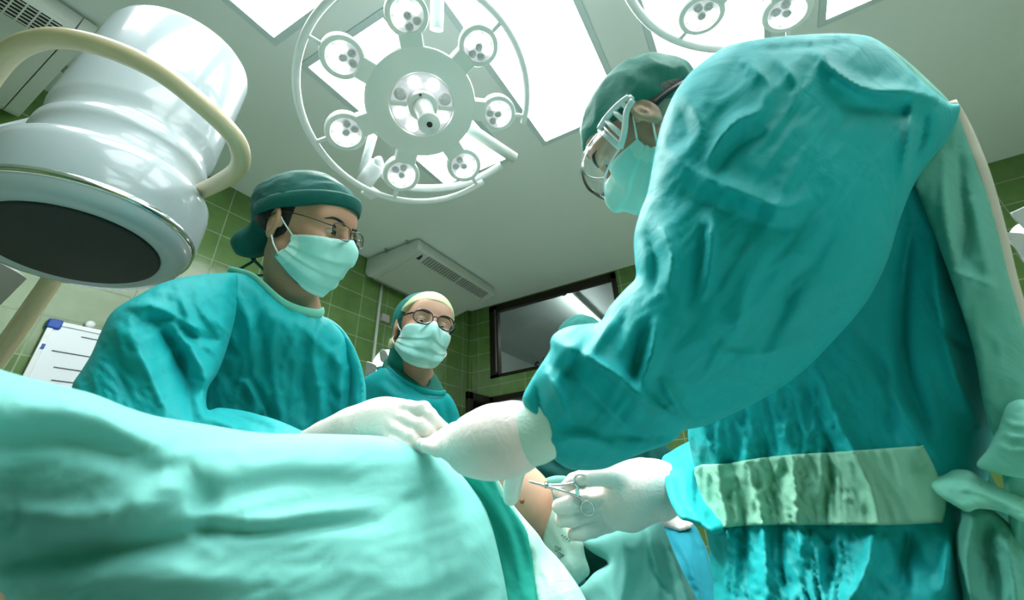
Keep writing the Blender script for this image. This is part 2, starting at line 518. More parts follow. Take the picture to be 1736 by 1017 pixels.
def glassy(name, tint, fac, rough=.02, ior=1.25):
    mt = bpy.data.materials.new(name); mt.use_nodes = True; nt = mt.node_tree
    for n in list(nt.nodes): nt.nodes.remove(n)
    o = nt.nodes.new('ShaderNodeOutputMaterial'); t = nt.nodes.new('ShaderNodeBsdfTransparent'); g = nt.nodes.new('ShaderNodeBsdfGlossy')
    mx = nt.nodes.new('ShaderNodeMixShader'); fr = nt.nodes.new('ShaderNodeFresnel'); ad = nt.nodes.new('ShaderNodeMath'); ad.operation = 'ADD'
    fr.inputs['IOR'].default_value = ior; ad.inputs[1].default_value = fac
    t.inputs['Color'].default_value = (*tint, 1); g.inputs['Roughness'].default_value = rough
    nt.links.new(fr.outputs[0], ad.inputs[0]); nt.links.new(ad.outputs[0], mx.inputs[0])
    nt.links.new(t.outputs[0], mx.inputs[1]); nt.links.new(g.outputs[0], mx.inputs[2]); nt.links.new(mx.outputs[0], o.inputs['Surface'])
    return mt
M['lens'] = glassy('spectacle_glass', (.985, .99, .985), .006, .03, 1.02)
M['goggle'] = glassy('clear_polycarbonate', (.96, .98, .975), .05, .10, 1.05)
M['goggle_arm'] = mk('milky_plastic', (.80, .83, .83), .2, coat=.5)
M['pane'] = glassy('window_glass', (.86, .90, .90), .03)
M['lamp_paint'] = mk('pale_lamp_enamel', (.74, .81, .78), .25, coat=.3)
M['lamp_white'] = mk('white_lamp_enamel', (.80, .84, .84), .3, coat=.3)
M['lens_bed'] = mk('lens_reflector', (.75, .75, .80), .22, .3, bump=(90, .8, .006, 1.5), emit=((.93, .93, 1), .35))
M['led_on'] = mk('lit_led', (1, 1, 1), .4, emit=((1, .985, .96), 6))
M['led_off'] = mk('unlit_led', (.82, .85, .87), .10, .15, bump=(160, 1.0, .006, 2))
M['panel'] = mk('light_diffuser', (.9, .95, 1), .5, emit=((.93, .98, 1.0), 9.0))
M['panel_frame'] = mk('light_frame', (.55, .66, .67), .5)
M['xray'] = mk('white_enamel', (.45, .53, .56), .25, coat=.4, var=(2, .02))
M['cream'] = mk('cream_enamel', (.66, .56, .36), .3, coat=.3)
M['black_grille'] = mk('black_rubber', (.028, .034, .032), .65, bump=(400, .5, .002, 0))
M['chrome'] = mk('chrome', (.75, .76, .78), .12, 1.0)
M['grey_plastic'] = mk('grey_plastic', (.36, .36, .33), .5)
M['ac'] = mk('ac_plastic', (.56, .60, .55), .45)
M['ac_dark'] = mk('vent_dark', (.02, .022, .02), .8)
M['alu'] = mk('dark_bronze_aluminium', (.030, .024, .019), .35, .6)
M['alu_bright'] = mk('bare_aluminium', (.35, .35, .33), .35, 1)
M['board'] = mk('whiteboard', (.80, .86, .90), .25)
M['blue'] = mk('blue_plastic', (.01, .08, .40), .4)
M['ink'] = mk('black_ink', (.015, .02, .02), .6)
M['sign_green'] = mk('dark_green_vinyl', (.01, .035, .02), .6)
M['conduit'] = mk('white_pvc', (.60, .66, .60), .4)
M['frost'] = mk('frosted_glass', (.55, .58, .58), .35, .3, bump=(120, 1.0, .006, .5))
M['bulb'] = mk('glowing_bulb', (1, .9, .8), .3, emit=((1, .78, .62), 22))
M['tube'] = mk('fluorescent_tube', (1, 1, 1), .4, emit=((.92, 1, .98), 42))
M['ceiling'] = mk('ceiling_paint', (.74, .81, .785), .75, bump=(40, .05, .004, 0), var=(1.2, .02))
M['floor'] = mk('vinyl_floor', (.66, .72, .68), .35, var=(3, .05))
M['plaster'] = mk('grey_plaster', (.50, .55, .53), .8)
M['steel_dull'] = mk('brushed_steel', (.5, .5, .5), .35, 1)

def tile_mat(name, ax, off, c1, c2, grout):
    mt = bpy.data.materials.new(name); mt.use_nodes = True; nt = mt.node_tree; L = nt.links.new; b = nt.nodes['Principled BSDF']
    tc = nt.nodes.new('ShaderNodeTexCoord'); sx = nt.nodes.new('ShaderNodeSeparateXYZ'); cb = nt.nodes.new('ShaderNodeCombineXYZ')
    L(tc.outputs['Object'], sx.inputs[0]); L(sx.outputs[ax], cb.inputs[0]); L(sx.outputs[2], cb.inputs[1])
    mp = nt.nodes.new('ShaderNodeVectorMath'); mp.operation = 'SUBTRACT'; mp.inputs[1].default_value = (off[0], off[1], 0); L(cb.outputs[0], mp.inputs[0])
    br = nt.nodes.new('ShaderNodeTexBrick'); br.offset = 0; br.squash = 1
    br.inputs['Scale'].default_value = 1; br.inputs['Brick Width'].default_value = .305; br.inputs['Row Height'].default_value = .195
    br.inputs['Mortar Size'].default_value = .0035; br.inputs['Mortar Smooth'].default_value = .1; br.inputs['Bias'].default_value = 0
    br.inputs['Color1'].default_value = (*c1, 1); br.inputs['Color2'].default_value = (*c2, 1); br.inputs['Mortar'].default_value = (*grout, 1)
    L(mp.outputs[0], br.inputs['Vector'])
    nz = nt.nodes.new('ShaderNodeTexNoise'); nz.inputs['Scale'].default_value = 9; nz.inputs['Detail'].default_value = 5; L(tc.outputs['Object'], nz.inputs['Vector'])
    mr = nt.nodes.new('ShaderNodeMapRange'); mr.inputs[1].default_value = .3; mr.inputs[2].default_value = .7; mr.inputs[3].default_value = .86; mr.inputs[4].default_value = 1.14; L(nz.outputs['Fac'], mr.inputs[0])
    mx = nt.nodes.new('ShaderNodeVectorMath'); mx.operation = 'SCALE'; L(br.outputs['Color'], mx.inputs[0]); L(mr.outputs[0], mx.inputs['Scale']); L(mx.outputs[0], b.inputs['Base Color'])
    r = nt.nodes.new('ShaderNodeMapRange'); r.inputs[3].default_value = .16; r.inputs[4].default_value = .7; L(br.outputs['Fac'], r.inputs[0]); L(r.outputs[0], b.inputs['Roughness'])
    bp = nt.nodes.new('ShaderNodeBump'); bp.inputs['Strength'].default_value = .6; bp.inputs['Distance'].default_value = .002; bp.invert = True; L(br.outputs['Fac'], bp.inputs['Height'])
    bp2 = nt.nodes.new('ShaderNodeBump'); bp2.inputs['Strength'].default_value = .12; bp2.inputs['Distance'].default_value = .01; L(nz.outputs['Fac'], bp2.inputs['Height']); L(bp.outputs[0], bp2.inputs['Normal'])
    L(bp2.outputs[0], b.inputs['Normal'])
    return mt
ZG = 3.15 - .194 - .0   # a grout row lies here
G1, G2, GG = (.105, .20, .055), (.125, .225, .068), (.30, .37, .24)
M['tile_l'] = tile_mat('green_tile_left', 0, (1.221, ZG), G1, G2, GG)
M['tile_r'] = tile_mat('green_tile_right', 1, (2.508, ZG), G1, G2, GG)

# ------------------------------------------------------------------ the room
CEIL = 3.15; YL, XW, XB, YB = 2.94, 4.10, -2.6, -3.2
TH = .12
g = MB().box(((XB + 7.6) / 2, (YB + 3.6) / 2, -.05), (7.6 - XB + .2, 3.6 - YB + .2, .1)).geo(); struct('floor', g, M['floor'])
# ceiling with square openings left by the lights being recessed is kept plain: the lights are surface panels 12 mm deep
g = MB().box(((XB + XW + TH) / 2, (YB + YL) / 2, CEIL + .05), (XW + TH - XB + .2, YL - YB + .2, .1)).geo(); struct('ceiling', g, M['ceiling'])
g = MB().box(((XB + XW) / 2, YL + TH / 2, CEIL / 2), (XW - XB + .24, TH, CEIL)).geo(); struct('wall_left', g, M['tile_l'])
g = MB().box(((XB + XW) / 2, YB - TH / 2, CEIL / 2), (XW - XB + .24, TH, CEIL)).geo(); struct('wall_right', g, M['tile_l'])
g = MB().box((XB - TH / 2, (YB + YL) / 2, CEIL / 2), (TH, YL - YB, CEIL)).geo(); struct('wall_back', g, M['tile_r'])
# far wall with window and doorway
WY0, WY1, WZ0, WZ1 = 1.020, 2.648, 2.253, 3.135
DY0, DY1, DZ1 = 1.62, 2.655, 2.050
b = MB(); xc = XW + TH / 2
def wpiece(y0, y1, z0, z1): b.box((xc, (y0 + y1) / 2, (z0 + z1) / 2), (TH, y1 - y0, z1 - z0))
wpiece(WY1, YL, 0, CEIL); wpiece(YB, WY0, 0, CEIL); wpiece(WY0, WY1, WZ1, CEIL)
wpiece(WY0, WY1, DZ1, WZ0); wpiece(WY0, DY0, 0, DZ1)
struct('wall_front', b.geo(), M['tile_r'])
# corner bead
struct('trim_1', MB().tube([(XW - .012, YL - .012, 0), (XW - .012, YL - .012, CEIL)], .016, 10).geo(), M['tile_r'], smooth=True)

# window (frame pieces with an inner bead, pane, lettering)
win = bpy.data.objects.new('window_1', None); COL.objects.link(win); win.location = (XW, (WY0 + WY1) / 2, WZ0); WL[win.name] = np.array(win.location); prop(win, 'dark framed window high in the green tiled wall', 'window', kind='structure')
b = MB(); fw = .085
for (y0, y1, z0, z1) in ((WY0, WY0 + .06, WZ0, WZ1), (WY1 - .115, WY1, WZ0, WZ1), (WY0, WY1, WZ0, WZ0 + .038), (WY0, WY1, WZ1 - .085, WZ1)):
    b.box((XW + .030, (y0 + y1) / 2, (z0 + z1) / 2), (.07, y1 - y0, z1 - z0), bev=.004)
obj('window_frame', b.geo(), M['alu'], win, smooth=False)
b = MB()
b.box((XW + .02, WY1 - .088, (WZ0 + WZ1) / 2), (.07, .018, WZ1 - WZ0 - .12), bev=.003)
obj('glazing_bead', b.geo(), M['alu_bright'], win, smooth=False, label='bare aluminium bead beside the pane')
obj('pane', MB().box((XW + .035, (WY0 + WY1) / 2, (WZ0 + WZ1) / 2), (.006, WY1 - WY0 - .13, WZ1 - WZ0 - .11)).geo(), M['pane'], win, smooth=False)
# lettering on the far side of the pane: read from the next room, so mirrored here
def letter(txt, py, pz, size, name):
    cu = bpy.data.curves.new(name, 'FONT'); cu.body = txt; cu.size = size; cu.extrude = .001; cu.offset = .004
    to = bpy.data.objects.new(name, cu); COL.objects.link(to)
    dg = bpy.context.evaluated_depsgraph_get(); me = bpy.data.meshes.new_from_object(to.evaluated_get(dg))
    co = np.array([v.co[:] for v in me.vertices]); fs = [list(p.vertices) for p in me.polygons]
    bpy.data.objects.remove(to)
    # text x -> +y of the world seen from beyond the wall
    V = np.stack([np.full(len(co), XW + .041) + co[:, 2], py + co[:, 0], pz + co[:, 1]], 1)
    return V, fs
lt = MB()
q = onplane(909, 621, 0, XW + .041); V, F_ = letter('3', q[1] - .045, q[2] - .05, .14, 'sign'); lt.add(V, F_)
q = onplane(925, 611, 0, XW + .041)
V, F_ = letter('\u0e14', q[1] - .045, q[2] - .045, .15, 'sign'); lt.add(V, F_)
V, F_ = letter('\u0e31', q[1] - .15, q[2] - .0, .15, 'sign'); lt.add(V, F_)
obj('window_lettering', lt.geo(), M['sign_green'], win, smooth=False)

# doorway with an opened glazed leaf
door = bpy.data.objects.new('door_1', None); COL.objects.link(door); door.location = (XW, (DY0 + DY1) / 2, 0); WL[door.name] = np.array(door.location); prop(door, 'dark framed glazed door standing open below the window', 'door', kind='structure')
b = MB()
for (y0, y1, z0, z1) in ((DY1 - .05, DY1, 0, DZ1), (DY0, DY0 + .05, 0, DZ1), (DY0, DY1, DZ1 - .06, DZ1)):
    b.box((XW + .04, (y0 + y1) / 2, (z0 + z1) / 2), (.12, y1 - y0, z1 - z0), bev=.004)
obj('door_frame', b.geo(), M['alu'], door, smooth=False)
lx0 = onplane(792, 662, 1, DY1 - .02)[0]
b = MB(); lz = DZ1 - .01
for (x0, x1, z0, z1) in ((lx0, lx0 + .075, .02, lz), (XW - .075, XW - .004, .02, lz), (lx0, XW - .004, lz - .075, lz), (lx0, XW - .004, .02, .2), (lx0, XW - .004, .95, 1.03)):
    b.box(((x0 + x1) / 2, DY1 - .02, (z0 + z1) / 2), (x1 - x0, .045, z1 - z0), bev=.004)
obj('door_leaf', b.geo(), M['alu'], door, smooth=False)
obj('pane', MB().box(((lx0 + XW) / 2, DY1 - .02, lz / 2), (XW - lx0 - .1, .006, lz - .1)).geo(), M['pane'], door, smooth=False)

# the next room seen through window and doorway
X2 = 7.4
struct('wall_corridor', MB().box((X2 + .05, 1.2, CEIL / 2), (.1, 4.8, CEIL)).box(((XW + X2) / 2 + .1, 3.55, CEIL / 2), (X2 - XW, .1, CEIL)).box(((XW + X2) / 2 + .1, -1.15, CEIL / 2), (X2 - XW, .1, CEIL)).geo(), M['plaster'])
g = MB().box(((XW + TH + X2) / 2, 1.2, CEIL + .05), (X2 - XW - TH - .06, 4.8, .1)).geo(); struct('ceiling_corridor', g, M['plaster'])
q0 = onplane(957, 497, 2, CEIL - .08); q1 = onplane(1022, 556, 2, CEIL - .08)
ft = thing('fluorescent_light', ((q0 + q1) / 2).tolist(), 'fluorescent tube on the ceiling behind the window pane', 'lamp')
dirx = (q1 - q0) / np.linalg.norm(q1 - q0); q1 = q0 + dirx * 1.2
R_ = np.stack([dirx, np.cross([0, 0, 1], dirx), [0, 0, 1]], 1)
obj('batten', MB().box((q0 + q1) / 2 + np.array([0, 0, .045]) + R_[:, 1] * -.03, (1.24, .05, .04), R_, .006).geo(), M['lamp_white'], ft, smooth=False)
obj('lamp_tube', MB().tube([q0, q1], .02, 12).geo(), M['tube'], ft)
for e in (q0, q1): obj('lamp_holder', MB().box(e + np.array([0, 0, .01]), (.03, .05, .08), R_, .004).geo(), M['grey_plastic'], ft, smooth=False)
ft_fill = thing('fluorescent_light', (5.9, -.35, CEIL - .08), 'unseen second fluorescent tube added to brighten the next room, outside the picture', 'lamp')  # unseen tube, added to brighten the room behind the window
obj('batten', MB().box((5.9, -.35, CEIL - .03), (1.24, .05, .05), None, .006).geo(), M['lamp_white'], ft_fill, smooth=False)
obj('lamp_tube', MB().tube([(5.3, -.35, CEIL - .08), (6.5, -.35, CEIL - .08)], .02, 12).geo(), M['tube'], ft_fill)

# ------------------------------------------------------------------ ceiling lights
def ceiling_light(x0, y0, label):
    x1, y1 = x0 + 1.155, y0 + .53
    t = thing('ceiling_light', ((x0 + x1) / 2, (y0 + y1) / 2, CEIL), label, 'ceiling light', 'flat panel lights in the ceiling')
    b = MB(); w = .035
    for (a0, a1, c0, c1) in ((x0 - w, x1 + w, y0 - w, y0), (x0 - w, x1 + w, y1, y1 + w), (x0 - w, x0, y0, y1), (x1, x1 + w, y0, y1)):
        b.box(((a0 + a1) / 2, (c0 + c1) / 2, CEIL - .006), (a1 - a0, c1 - c0, .012), bev=.002)
    obj('frame', b.geo(), M['panel_frame'], t, smooth=False)
    obj('diffuser', MB().box(((x0 + x1) / 2, (y0 + y1) / 2, CEIL - .004), (x1 - x0, y1 - y0, .006)).geo(), M['panel'], t, smooth=False)
rows = (1.11, .27, -.557, -1.385, -2.21)  # the last row is unseen, added as fill light for the faces
names = {(1, 0): 'lit ceiling panel beyond the round lamp, partly hidden by its pods', (1, 1): 'large bright ceiling panel between the round lamp and the goggled surgeon',
         (1, 2): 'bright ceiling panel right behind the goggled surgeon\'s cap, under the second lamp', (1, 3): 'bright ceiling panel at the top edge behind the last lamp pod',
         (0, 0): 'bright ceiling panel corner between the imaging drum and the round lamp'}
for ci, x0 in enumerate((-.53, .82)):
    for ri, y0 in enumerate(rows):
        if (ci, ri) in names: ceiling_light(x0, y0, names[(ci, ri)])
        else: ceiling_light(x0, y0, 'unseen lit ceiling panel overhead, outside the picture')
# ------------------------------------------------------------------ surgical lamps
def surgical_lamp(C, n, a0, label, Rz=0.0, arm_side=True):
    C = np.asarray(C, float); n = np.asarray(n, float); n = n / np.linalg.norm(n)
    u = np.array([1, 0, 0.]); u = u - n * (u @ n); u /= np.linalg.norm(u); v = np.cross(n, u)
    def L(a, r, h=0.0): return C + r * (math.cos(a) * u + math.sin(a) * v) + n * h
    t = thing('surgical_lamp', C, label, 'lamp', 'surgical lamps on the ceiling')
    # body disc, back dome
    obj('lamp_body', MB().lathe(C, n, [(.0, -.10), (.06, -.10), (.12, -.085), (.175, -.06), (.196, -.03), (.199, -.012), (.196, -.003), (.19, 0), (.117, 0), (.113, -.004), (.113, -.014), (.0, -.014)], 72).geo(), M['lamp_paint'], t, autosmooth=40)
    bed = obj('lens_ring', MB().lathe(C, n, [(.058, -.012), (.058, -.003), (.085, .002), (.110, -.003), (.110, -.012)], 64).geo(), M['lens_bed'], t)
    # six leds in the ring, lit and unlit
    for k in range(8):
        a = 2 * pi * k / 8 + .35
        lit = k % 3 != 1
        c = L(a, .085, .0)
        obj('led', MB().lathe(c, n, [(.022, -.004), (.022, .003), (.014, .006), (.0, .007)], 20).geo(), M['led_on'] if lit else M['led_off'], bed)
    for a in (.75, .75 + pi):
        obj('ring_bridge', MB().box(L(a, .085, .003), (.055, .016, .010), np.stack([math.cos(a) * u + math.sin(a) * v, -math.sin(a) * u + math.cos(a) * v, n], 1), .002).geo(), M['lamp_paint'], t, smooth=False)
    hb = obj('handle_base', MB().lathe(C, n, [(.056, -.012), (.056, .012), (.052, .02), (.04, .022), (.0, .022)], 48).geo(), M['lamp_paint'], t, autosmooth=40)
    for a in (2.6, 5.2): obj('screw', MB().lathe(L(a, .046, .02), n, [(.005, 0), (.005, .004), (.003, .006), (0, .006)], 12).geo(), M['dark_metal'], hb)
    h = obj('handle', MB().lathe(C, n, [(.036, .02), (.033, .05), (.031, .10), (.033, .15), (.037, .172), (.038, .18), (.034, .186), (.0, .188)], 40).geo(), M['lamp_white'], t)
    obj('handle_button', MB().lathe(C + n * .187, n, [(.0095, 0), (.0095, .004), (.0, .005)], 20).geo(), M['ink'], h)
    for k in range(7):
        a = a0 + 2 * pi * k / 7
        c = L(a, .29, .0); rad = math.cos(a) * u + math.sin(a) * v; tan = -math.sin(a) * u + math.cos(a) * v
        nk = n - rad * .10; nk /= np.linalg.norm(nk)
        R_ = np.stack([rad, tan, n], 1)
        pod = obj('lamp_pod', MB().lathe(c, nk, [(.0, -.062), (.055, -.062), (.066, -.05), (.070, -.02), (.070, -.004), (.067, .0), (.053, .001), (.051, -.006), (.0, -.006)], 48).geo(), M['lamp_paint'], t, autosmooth=45)
        obj('pod_neck', MB().box(C + rad * .212 - n * .028, (.06, .078, .05), R_, .006).geo(), M['lamp_paint'], t, smooth=False)
        obj('lens', MB().lathe(c, nk, [(.052, -.006), (.052, -.003), (.03, .001), (.0, .002)], 40).geo(), M['lens_bed'], pod)
        uu = rad - nk * (rad @ nk); uu /= np.linalg.norm(uu); vv = np.cross(nk, uu)
        # lit leds look outward to one side, as on the photographed lamp
        for j in range(7):
            if j == 0: p = c; lit = False
            else:
                aj = 2 * pi * j / 6; p = c + .033 * (math.cos(aj) * uu + math.sin(aj) * vv); lit = j in (5, 6, 1, 2)
            p = p + nk * .0005
            if lit: pr = [(.0158, -.003), (.0158, .002), (.011, .0045), (.0, .0055)]
            else: pr = [(.0135, -.003), (.0145, .003), (.010, .004), (.007, .0015), (.0, .003)]
            obj('led', MB().lathe(p, nk, pr, 18).geo(), M['led_on'] if lit else M['led_off'], pod)
        # bracket to the outer rail
        obj('rail_bracket', MB().box(C + rad * .378 - n * .012, (.060, .014, .016), R_, .003).geo(), M['lamp_white'], t, smooth=False)
        sp = bpy.data.lights.new('pod_light', 'SPOT'); sp.energy = SPOTW; sp.spot_size = math.radians(44); sp.spot_blend = .7; sp.shadow_soft_size = .05; sp.color = (1, .985, .95)
        so = bpy.data.objects.new('pod_light', sp); COL.objects.link(so)
        so.location = Vector(c + nk * .02 - t_loc(t)); so.parent = t
        so.rotation_euler = Vector(nk).to_track_quat('-Z', 'Y').to_euler()
    return t, u, v, n, L
def t_loc(t): return WL[t.name]
SPOTW = 23
LC = np.array([.8128, .7976, 1.2829 + CAMZ]); LN = np.array([-.1896, -.3921, -.9002])
lampA, u, v, n, L = surgical_lamp(LC, LN, math.radians(145.6), 'round surgical lamp with seven light pods and an outer rail, above the bespectacled people')
def inp(q, h=0):   # pixel -> point on the plane of the first lamp
    d = ray(*q); C = LC - CAM + LN / np.linalg.norm(LN) * h; nn = LN / np.linalg.norm(LN)
    return CAM + d * ((C @ nn) / (d @ nn))
def angle(q):
    w = inp(q) - LC; return math.atan2(w @ v, w @ u)
# outer rail in two bows, broken at the right
aS, aE = angle((893, 212)), angle((822, 312))
def bow(a0, a1, r, h, k=40):
    return [L(a0 + (a1 - a0) * i / k, r, h) for i in range(k + 1)]
if aE < aS: aE += 2 * pi
span = aE - aS
obj('outer_rail', MB().tube(bow(aE, aS + 2 * pi if aS + 2 * pi > aE else aS + 4 * pi, .405, -.012, 72), .0125, 12).geo(), M['lamp_white'], lampA) if False else None
aS = angle((893, 212)); aE = angle((822, 312))
# go the long way round from the right-hand end over the top and the left to the lower end
d_ = (aE - aS) % (2 * pi)
way = d_ if d_ > pi else d_ - 2 * pi
obj('outer_rail', MB().tube(bow(aS, aS + way, .406, -.012, 80), .0125, 12).geo(), M['lamp_white'], lampA)
# yoke behind the pods and the joint to the arm
yk = [inp(q, -.10) for q in ((640, 268), (655, 300), (700, 318), (770, 316), (815, 300), (850, 280))]
obj('yoke', MB().tube(yk, .017, 12, sm=6).geo(), M['lamp_white'], lampA)
obj('arm', MB().tube([inp((790, 214), -.08), inp((872, 268), -.08)], .024, 16).geo(), M['lamp_paint'], lampA)
obj('joint', MB().tube([inp((640, 278), -.10), inp((618, 310), -.10)], .034, 18).geo(), M['lamp_white'], lampA)
obj('joint_arm', MB().tube([inp((632, 230), -.14), inp((612, 300), -.14)], .017, 12, flat=((0, 0, 1), 1.4)).geo(), M['lamp_white'], lampA)
jb = inp((628, 326), -.09)
obj('joint_clamp', MB().box(jb, (.055, .05, .03), None, .004).geo(), M['lamp_white'], lampA, smooth=False)
# ceiling suspension: swing arm and post
hub = inp((740, 50), -.10)
post = np.array([LC[0] - .35, LC[1] - .55, CEIL])
obj('swing_arm', MB().tube([hub, inp((741, -10), -.16), inp((738, -60), -.2), post - [0, 0, .45]], .024, 14, sm=4).geo(), M['lamp_white'], lampA)
obj('ceiling_post', MB().tube([post - [0, 0, .5], post], .045, 18).lathe(post, (0, 0, -1), [(.12, 0), (.12, .03), (.05, .06), (.0, .06)], 32).geo(), M['lamp_white'], lampA)

SPOTW = 22
L2C = np.array([.797, -.376, 1.2186 + CAMZ]); L2N = np.array([.0925, .2121, -1.])
lampB, u2, v2, n2, Lb = surgical_lamp(L2C, L2N, math.radians(-50.2 + 2.0), 'second surgical lamp cut off by the top edge above the stooping surgeon')
obj('outer_rail', MB().tube(bow(0, 2 * pi - .6, .405, -.012, 72) if False else [Lb(.9 + (2 * pi - 1.0) * i / 72, .406, -.012) for i in range(73)], .0145, 12).geo(), M['lamp_white'], lampB)
post2 = np.array([L2C[0] - .35, L2C[1] + .0, CEIL])
obj('swing_arm', MB().tube([Lb(pi, .20, -.05), Lb(pi, .36, -.16), post2 - [0, 0, .45]], .024, 14, sm=4).geo(), M['lamp_white'], lampB)
obj('ceiling_post', MB().tube([post2 - [0, 0, .5], post2], .045, 18).lathe(post2, (0, 0, -1), [(.12, 0), (.12, .03), (.05, .06), (.0, .06)], 32).geo(), M['lamp_white'], lampB)

# ------------------------------------------------------------------ air conditioners on the ceiling
def air_conditioner(x0, x1, y0, y1, h, label, blue=False):
    t = thing('air_conditioner', ((x0 + x1) / 2, (y0 + y1) / 2, CEIL), label, 'air conditioner', 'ceiling air conditioners by the tiled wall')
    # side profile in (y, z): outlet lip at the front, long underside sloping down to the rounded back
    pr = [(y0, CEIL - .02), (y0 + .0, CEIL - .095), (y0 + .015, CEIL - .115), (y0 + .10, CEIL - .145), (y0 + .30, CEIL - .19)]
    yc, zc, rr = y1 - .10, CEIL - h + .10, .10
    for a in np.linspace(-95, -5, 9): pr.append((yc + rr * math.cos(math.radians(a)), zc + rr * math.sin(math.radians(a))))
    pr += [(y1, CEIL - .02)]
    e = .055
    bm = MB()
    bm.extrude([(x0 + e, y, z) for (y, z) in pr], (x1 - x0 - 2 * e, 0, 0))
    obj('housing', bm.geo(), M['ac'], t, autosmooth=30)
    for xa, xb in ((x0, x0 + e - .004), (x1 - e + .004, x1)):
        obj('end_cap', MB().extrude([(xa, y, z) for (y, z) in pr], (xb - xa, 0, 0)).geo(), M['ac'], t, autosmooth=30)
    # ribs of the intake at the back
    b = MB()
    for k in range(14):
        a = math.radians(-88 + 82 * k / 13)
        b.box(((x0 + x1) / 2, yc + (rr + .001) * math.cos(a), zc + (rr + .001) * math.sin(a)), (x1 - x0 - 2 * e - .02, .003, .003))
    obj('intake_rib', b.geo(), M['grey_plastic'], t, smooth=False)
    # outlet openings on the sloping lip
    a = np.array([0, y0 + .012, CEIL - .112]); c = np.array([0, y0 + .115, CEIL - .150]); dr = (c - a); ln = np.linalg.norm(dr); dr /= ln
    nr = np.array([0, -dr[2], dr[1]]); nr = -nr if nr[2] > 0 else nr
    xm = (x0 + x1) / 2 + .05
    for xa, xb in ((x0 + e + .10, xm - .012), (xm + .012, x1 - e - .03)):
        R_ = np.stack([[1, 0, 0], dr, nr], 1); cc = (a + c) / 2 + [(xa + xb) / 2, 0, 0]
        go = obj('outlet', MB().box(cc + nr * .001, (xb - xa, ln * .92, .004), R_).geo(), M['ac_dark'], t, smooth=False)
        b = MB()
        for k in range(6):
            b.box(cc + nr * .005 + dr * ln * .92 * ((k + .5) / 6 - .5), (xb - xa, .004, .006), R_)
        nn = int((xb - xa) / .035)
        for k in range(nn + 1):
            b.box(cc + nr * .006 + np.array([(xb - xa) * (k / nn - .5), 0, 0]), (.006, ln * .92, .006), R_)
        obj('louvre_grid', b.geo(), M['ac'], go, smooth=False)
    b = MB()
    R_ = np.stack([[1, 0, 0], dr, nr], 1)
    q = (a + c) / 2 + [x0 + e + .05, 0, 0]
    b.extrude([q + np.array([-.02, 0, 0]) + dr * .035 + nr * .001, q + np.array([.02, 0, 0]) + dr * .035 + nr * .001, q + np.array([.015, 0, 0]) - dr * .01 + nr * .001, q + np.array([-.01, 0, 0]) - dr * .035 + nr * .001], nr * .002)
    obj('badge', b.geo(), M['ink'], t, smooth=False)
    for xa in (x0 - .02, x1 + .02):
        for ya in (y0 + .12, y1 - .25):
            obj('hanger_bolt', MB().lathe((xa, ya, CEIL), (0, 0, -1), [(.012, 0), (.012, .012), (.006, .014), (.006, .04), (.0, .04)], 10).box((xa + (.012 if xa < x0 else -.012), ya, CEIL - .025), (.03, .02, .004)).geo(), M['steel_dull'], t, smooth=False)
    if blue:
        obj('drain_pipe', MB().tube([(x0 + .95, y1 + .004, CEIL - .2), (x0 + .95, y1 + .004, CEIL - .75)], .02, 12).geo(), M['blue'], t, label='bright blue pipe')
    return t
air_conditioner(2.43, 3.66, 2.30, 2.925, .235, 'air conditioner on the ceiling above the woman with round glasses')
air_conditioner(-1.07, .190, 2.27, 2.925, .28, 'air conditioner in the top left corner behind the imaging drum')

# ------------------------------------------------------------------ X-ray image intensifier
XC = P(124, 420, .95); XA = np.array([.0502, .0764, .9958]); XA /= np.linalg.norm(XA)
xr = thing('x_ray_machine', (XC[0], XC[1], 0), 'white drum shaped X-ray imaging machine with a cream rail, left of the man', 'X-ray machine')
obj('drum', MB().lathe(XC, XA, [(.150, .004), (.165, -.004), (.192, .004), (.2035, .030), (.2045, .036), (.2085, .05), (.2095, .14), (.206, .165), (.196, .180), (.178, .186),
    (.168, .190), (.165, .20), (.166, .245), (.170, .255), (.1725, .262), (.173, .285), (.166, .292), (.163, .30), (.165, .325), (.172, .345), (.1745, .36), (.178, .70), (.175, .716), (.167, .724), (.0, .726)], 96).geo(), M['xray'], xr)
obj('rim_band', MB().lathe(XC, XA, [(.2045, .030), (.2065, .032), (.2075, .046), (.206, .048)], 96).geo(), M['chrome'], xr, label='chrome band round the lower rim')
obj('input_screen', MB().lathe(XC, -XA, [(.151, -.006), (.151, .002), (.148, .004), (.0, .006)], 80).geo(), M['black_grille'], xr, label='round black screen under the drum')
rail = [(318, 335, 1.12), (345, 322, 1.10), (378, 306, 1.06), (404, 286, 1.02), (408, 258, .98), (392, 226, .945), (345, 180, .90), (275, 125, .86), (200, 88, .84), (130, 68, .83), (75, 66, .83), (25, 84, .84), (-15, 125, .86), (-60, 200, .90)]
obj('rail', MB().tube([P(*q) for q in rail], [.0195] * len(rail), 16, sm=6).geo(), M['cream'], xr, label='cream tubular rail')
rl2 = [(170, 380, 1.22), (120, 430, 1.2), (70, 500, 1.16), (15, 580, 1.12), (-60, 690, 1.08)]
obj('rail', MB().tube([P(*q) for q in rl2], .0215, 16, sm=5).geo(), M['cream'], xr, label='cream tubular rail below the drum')
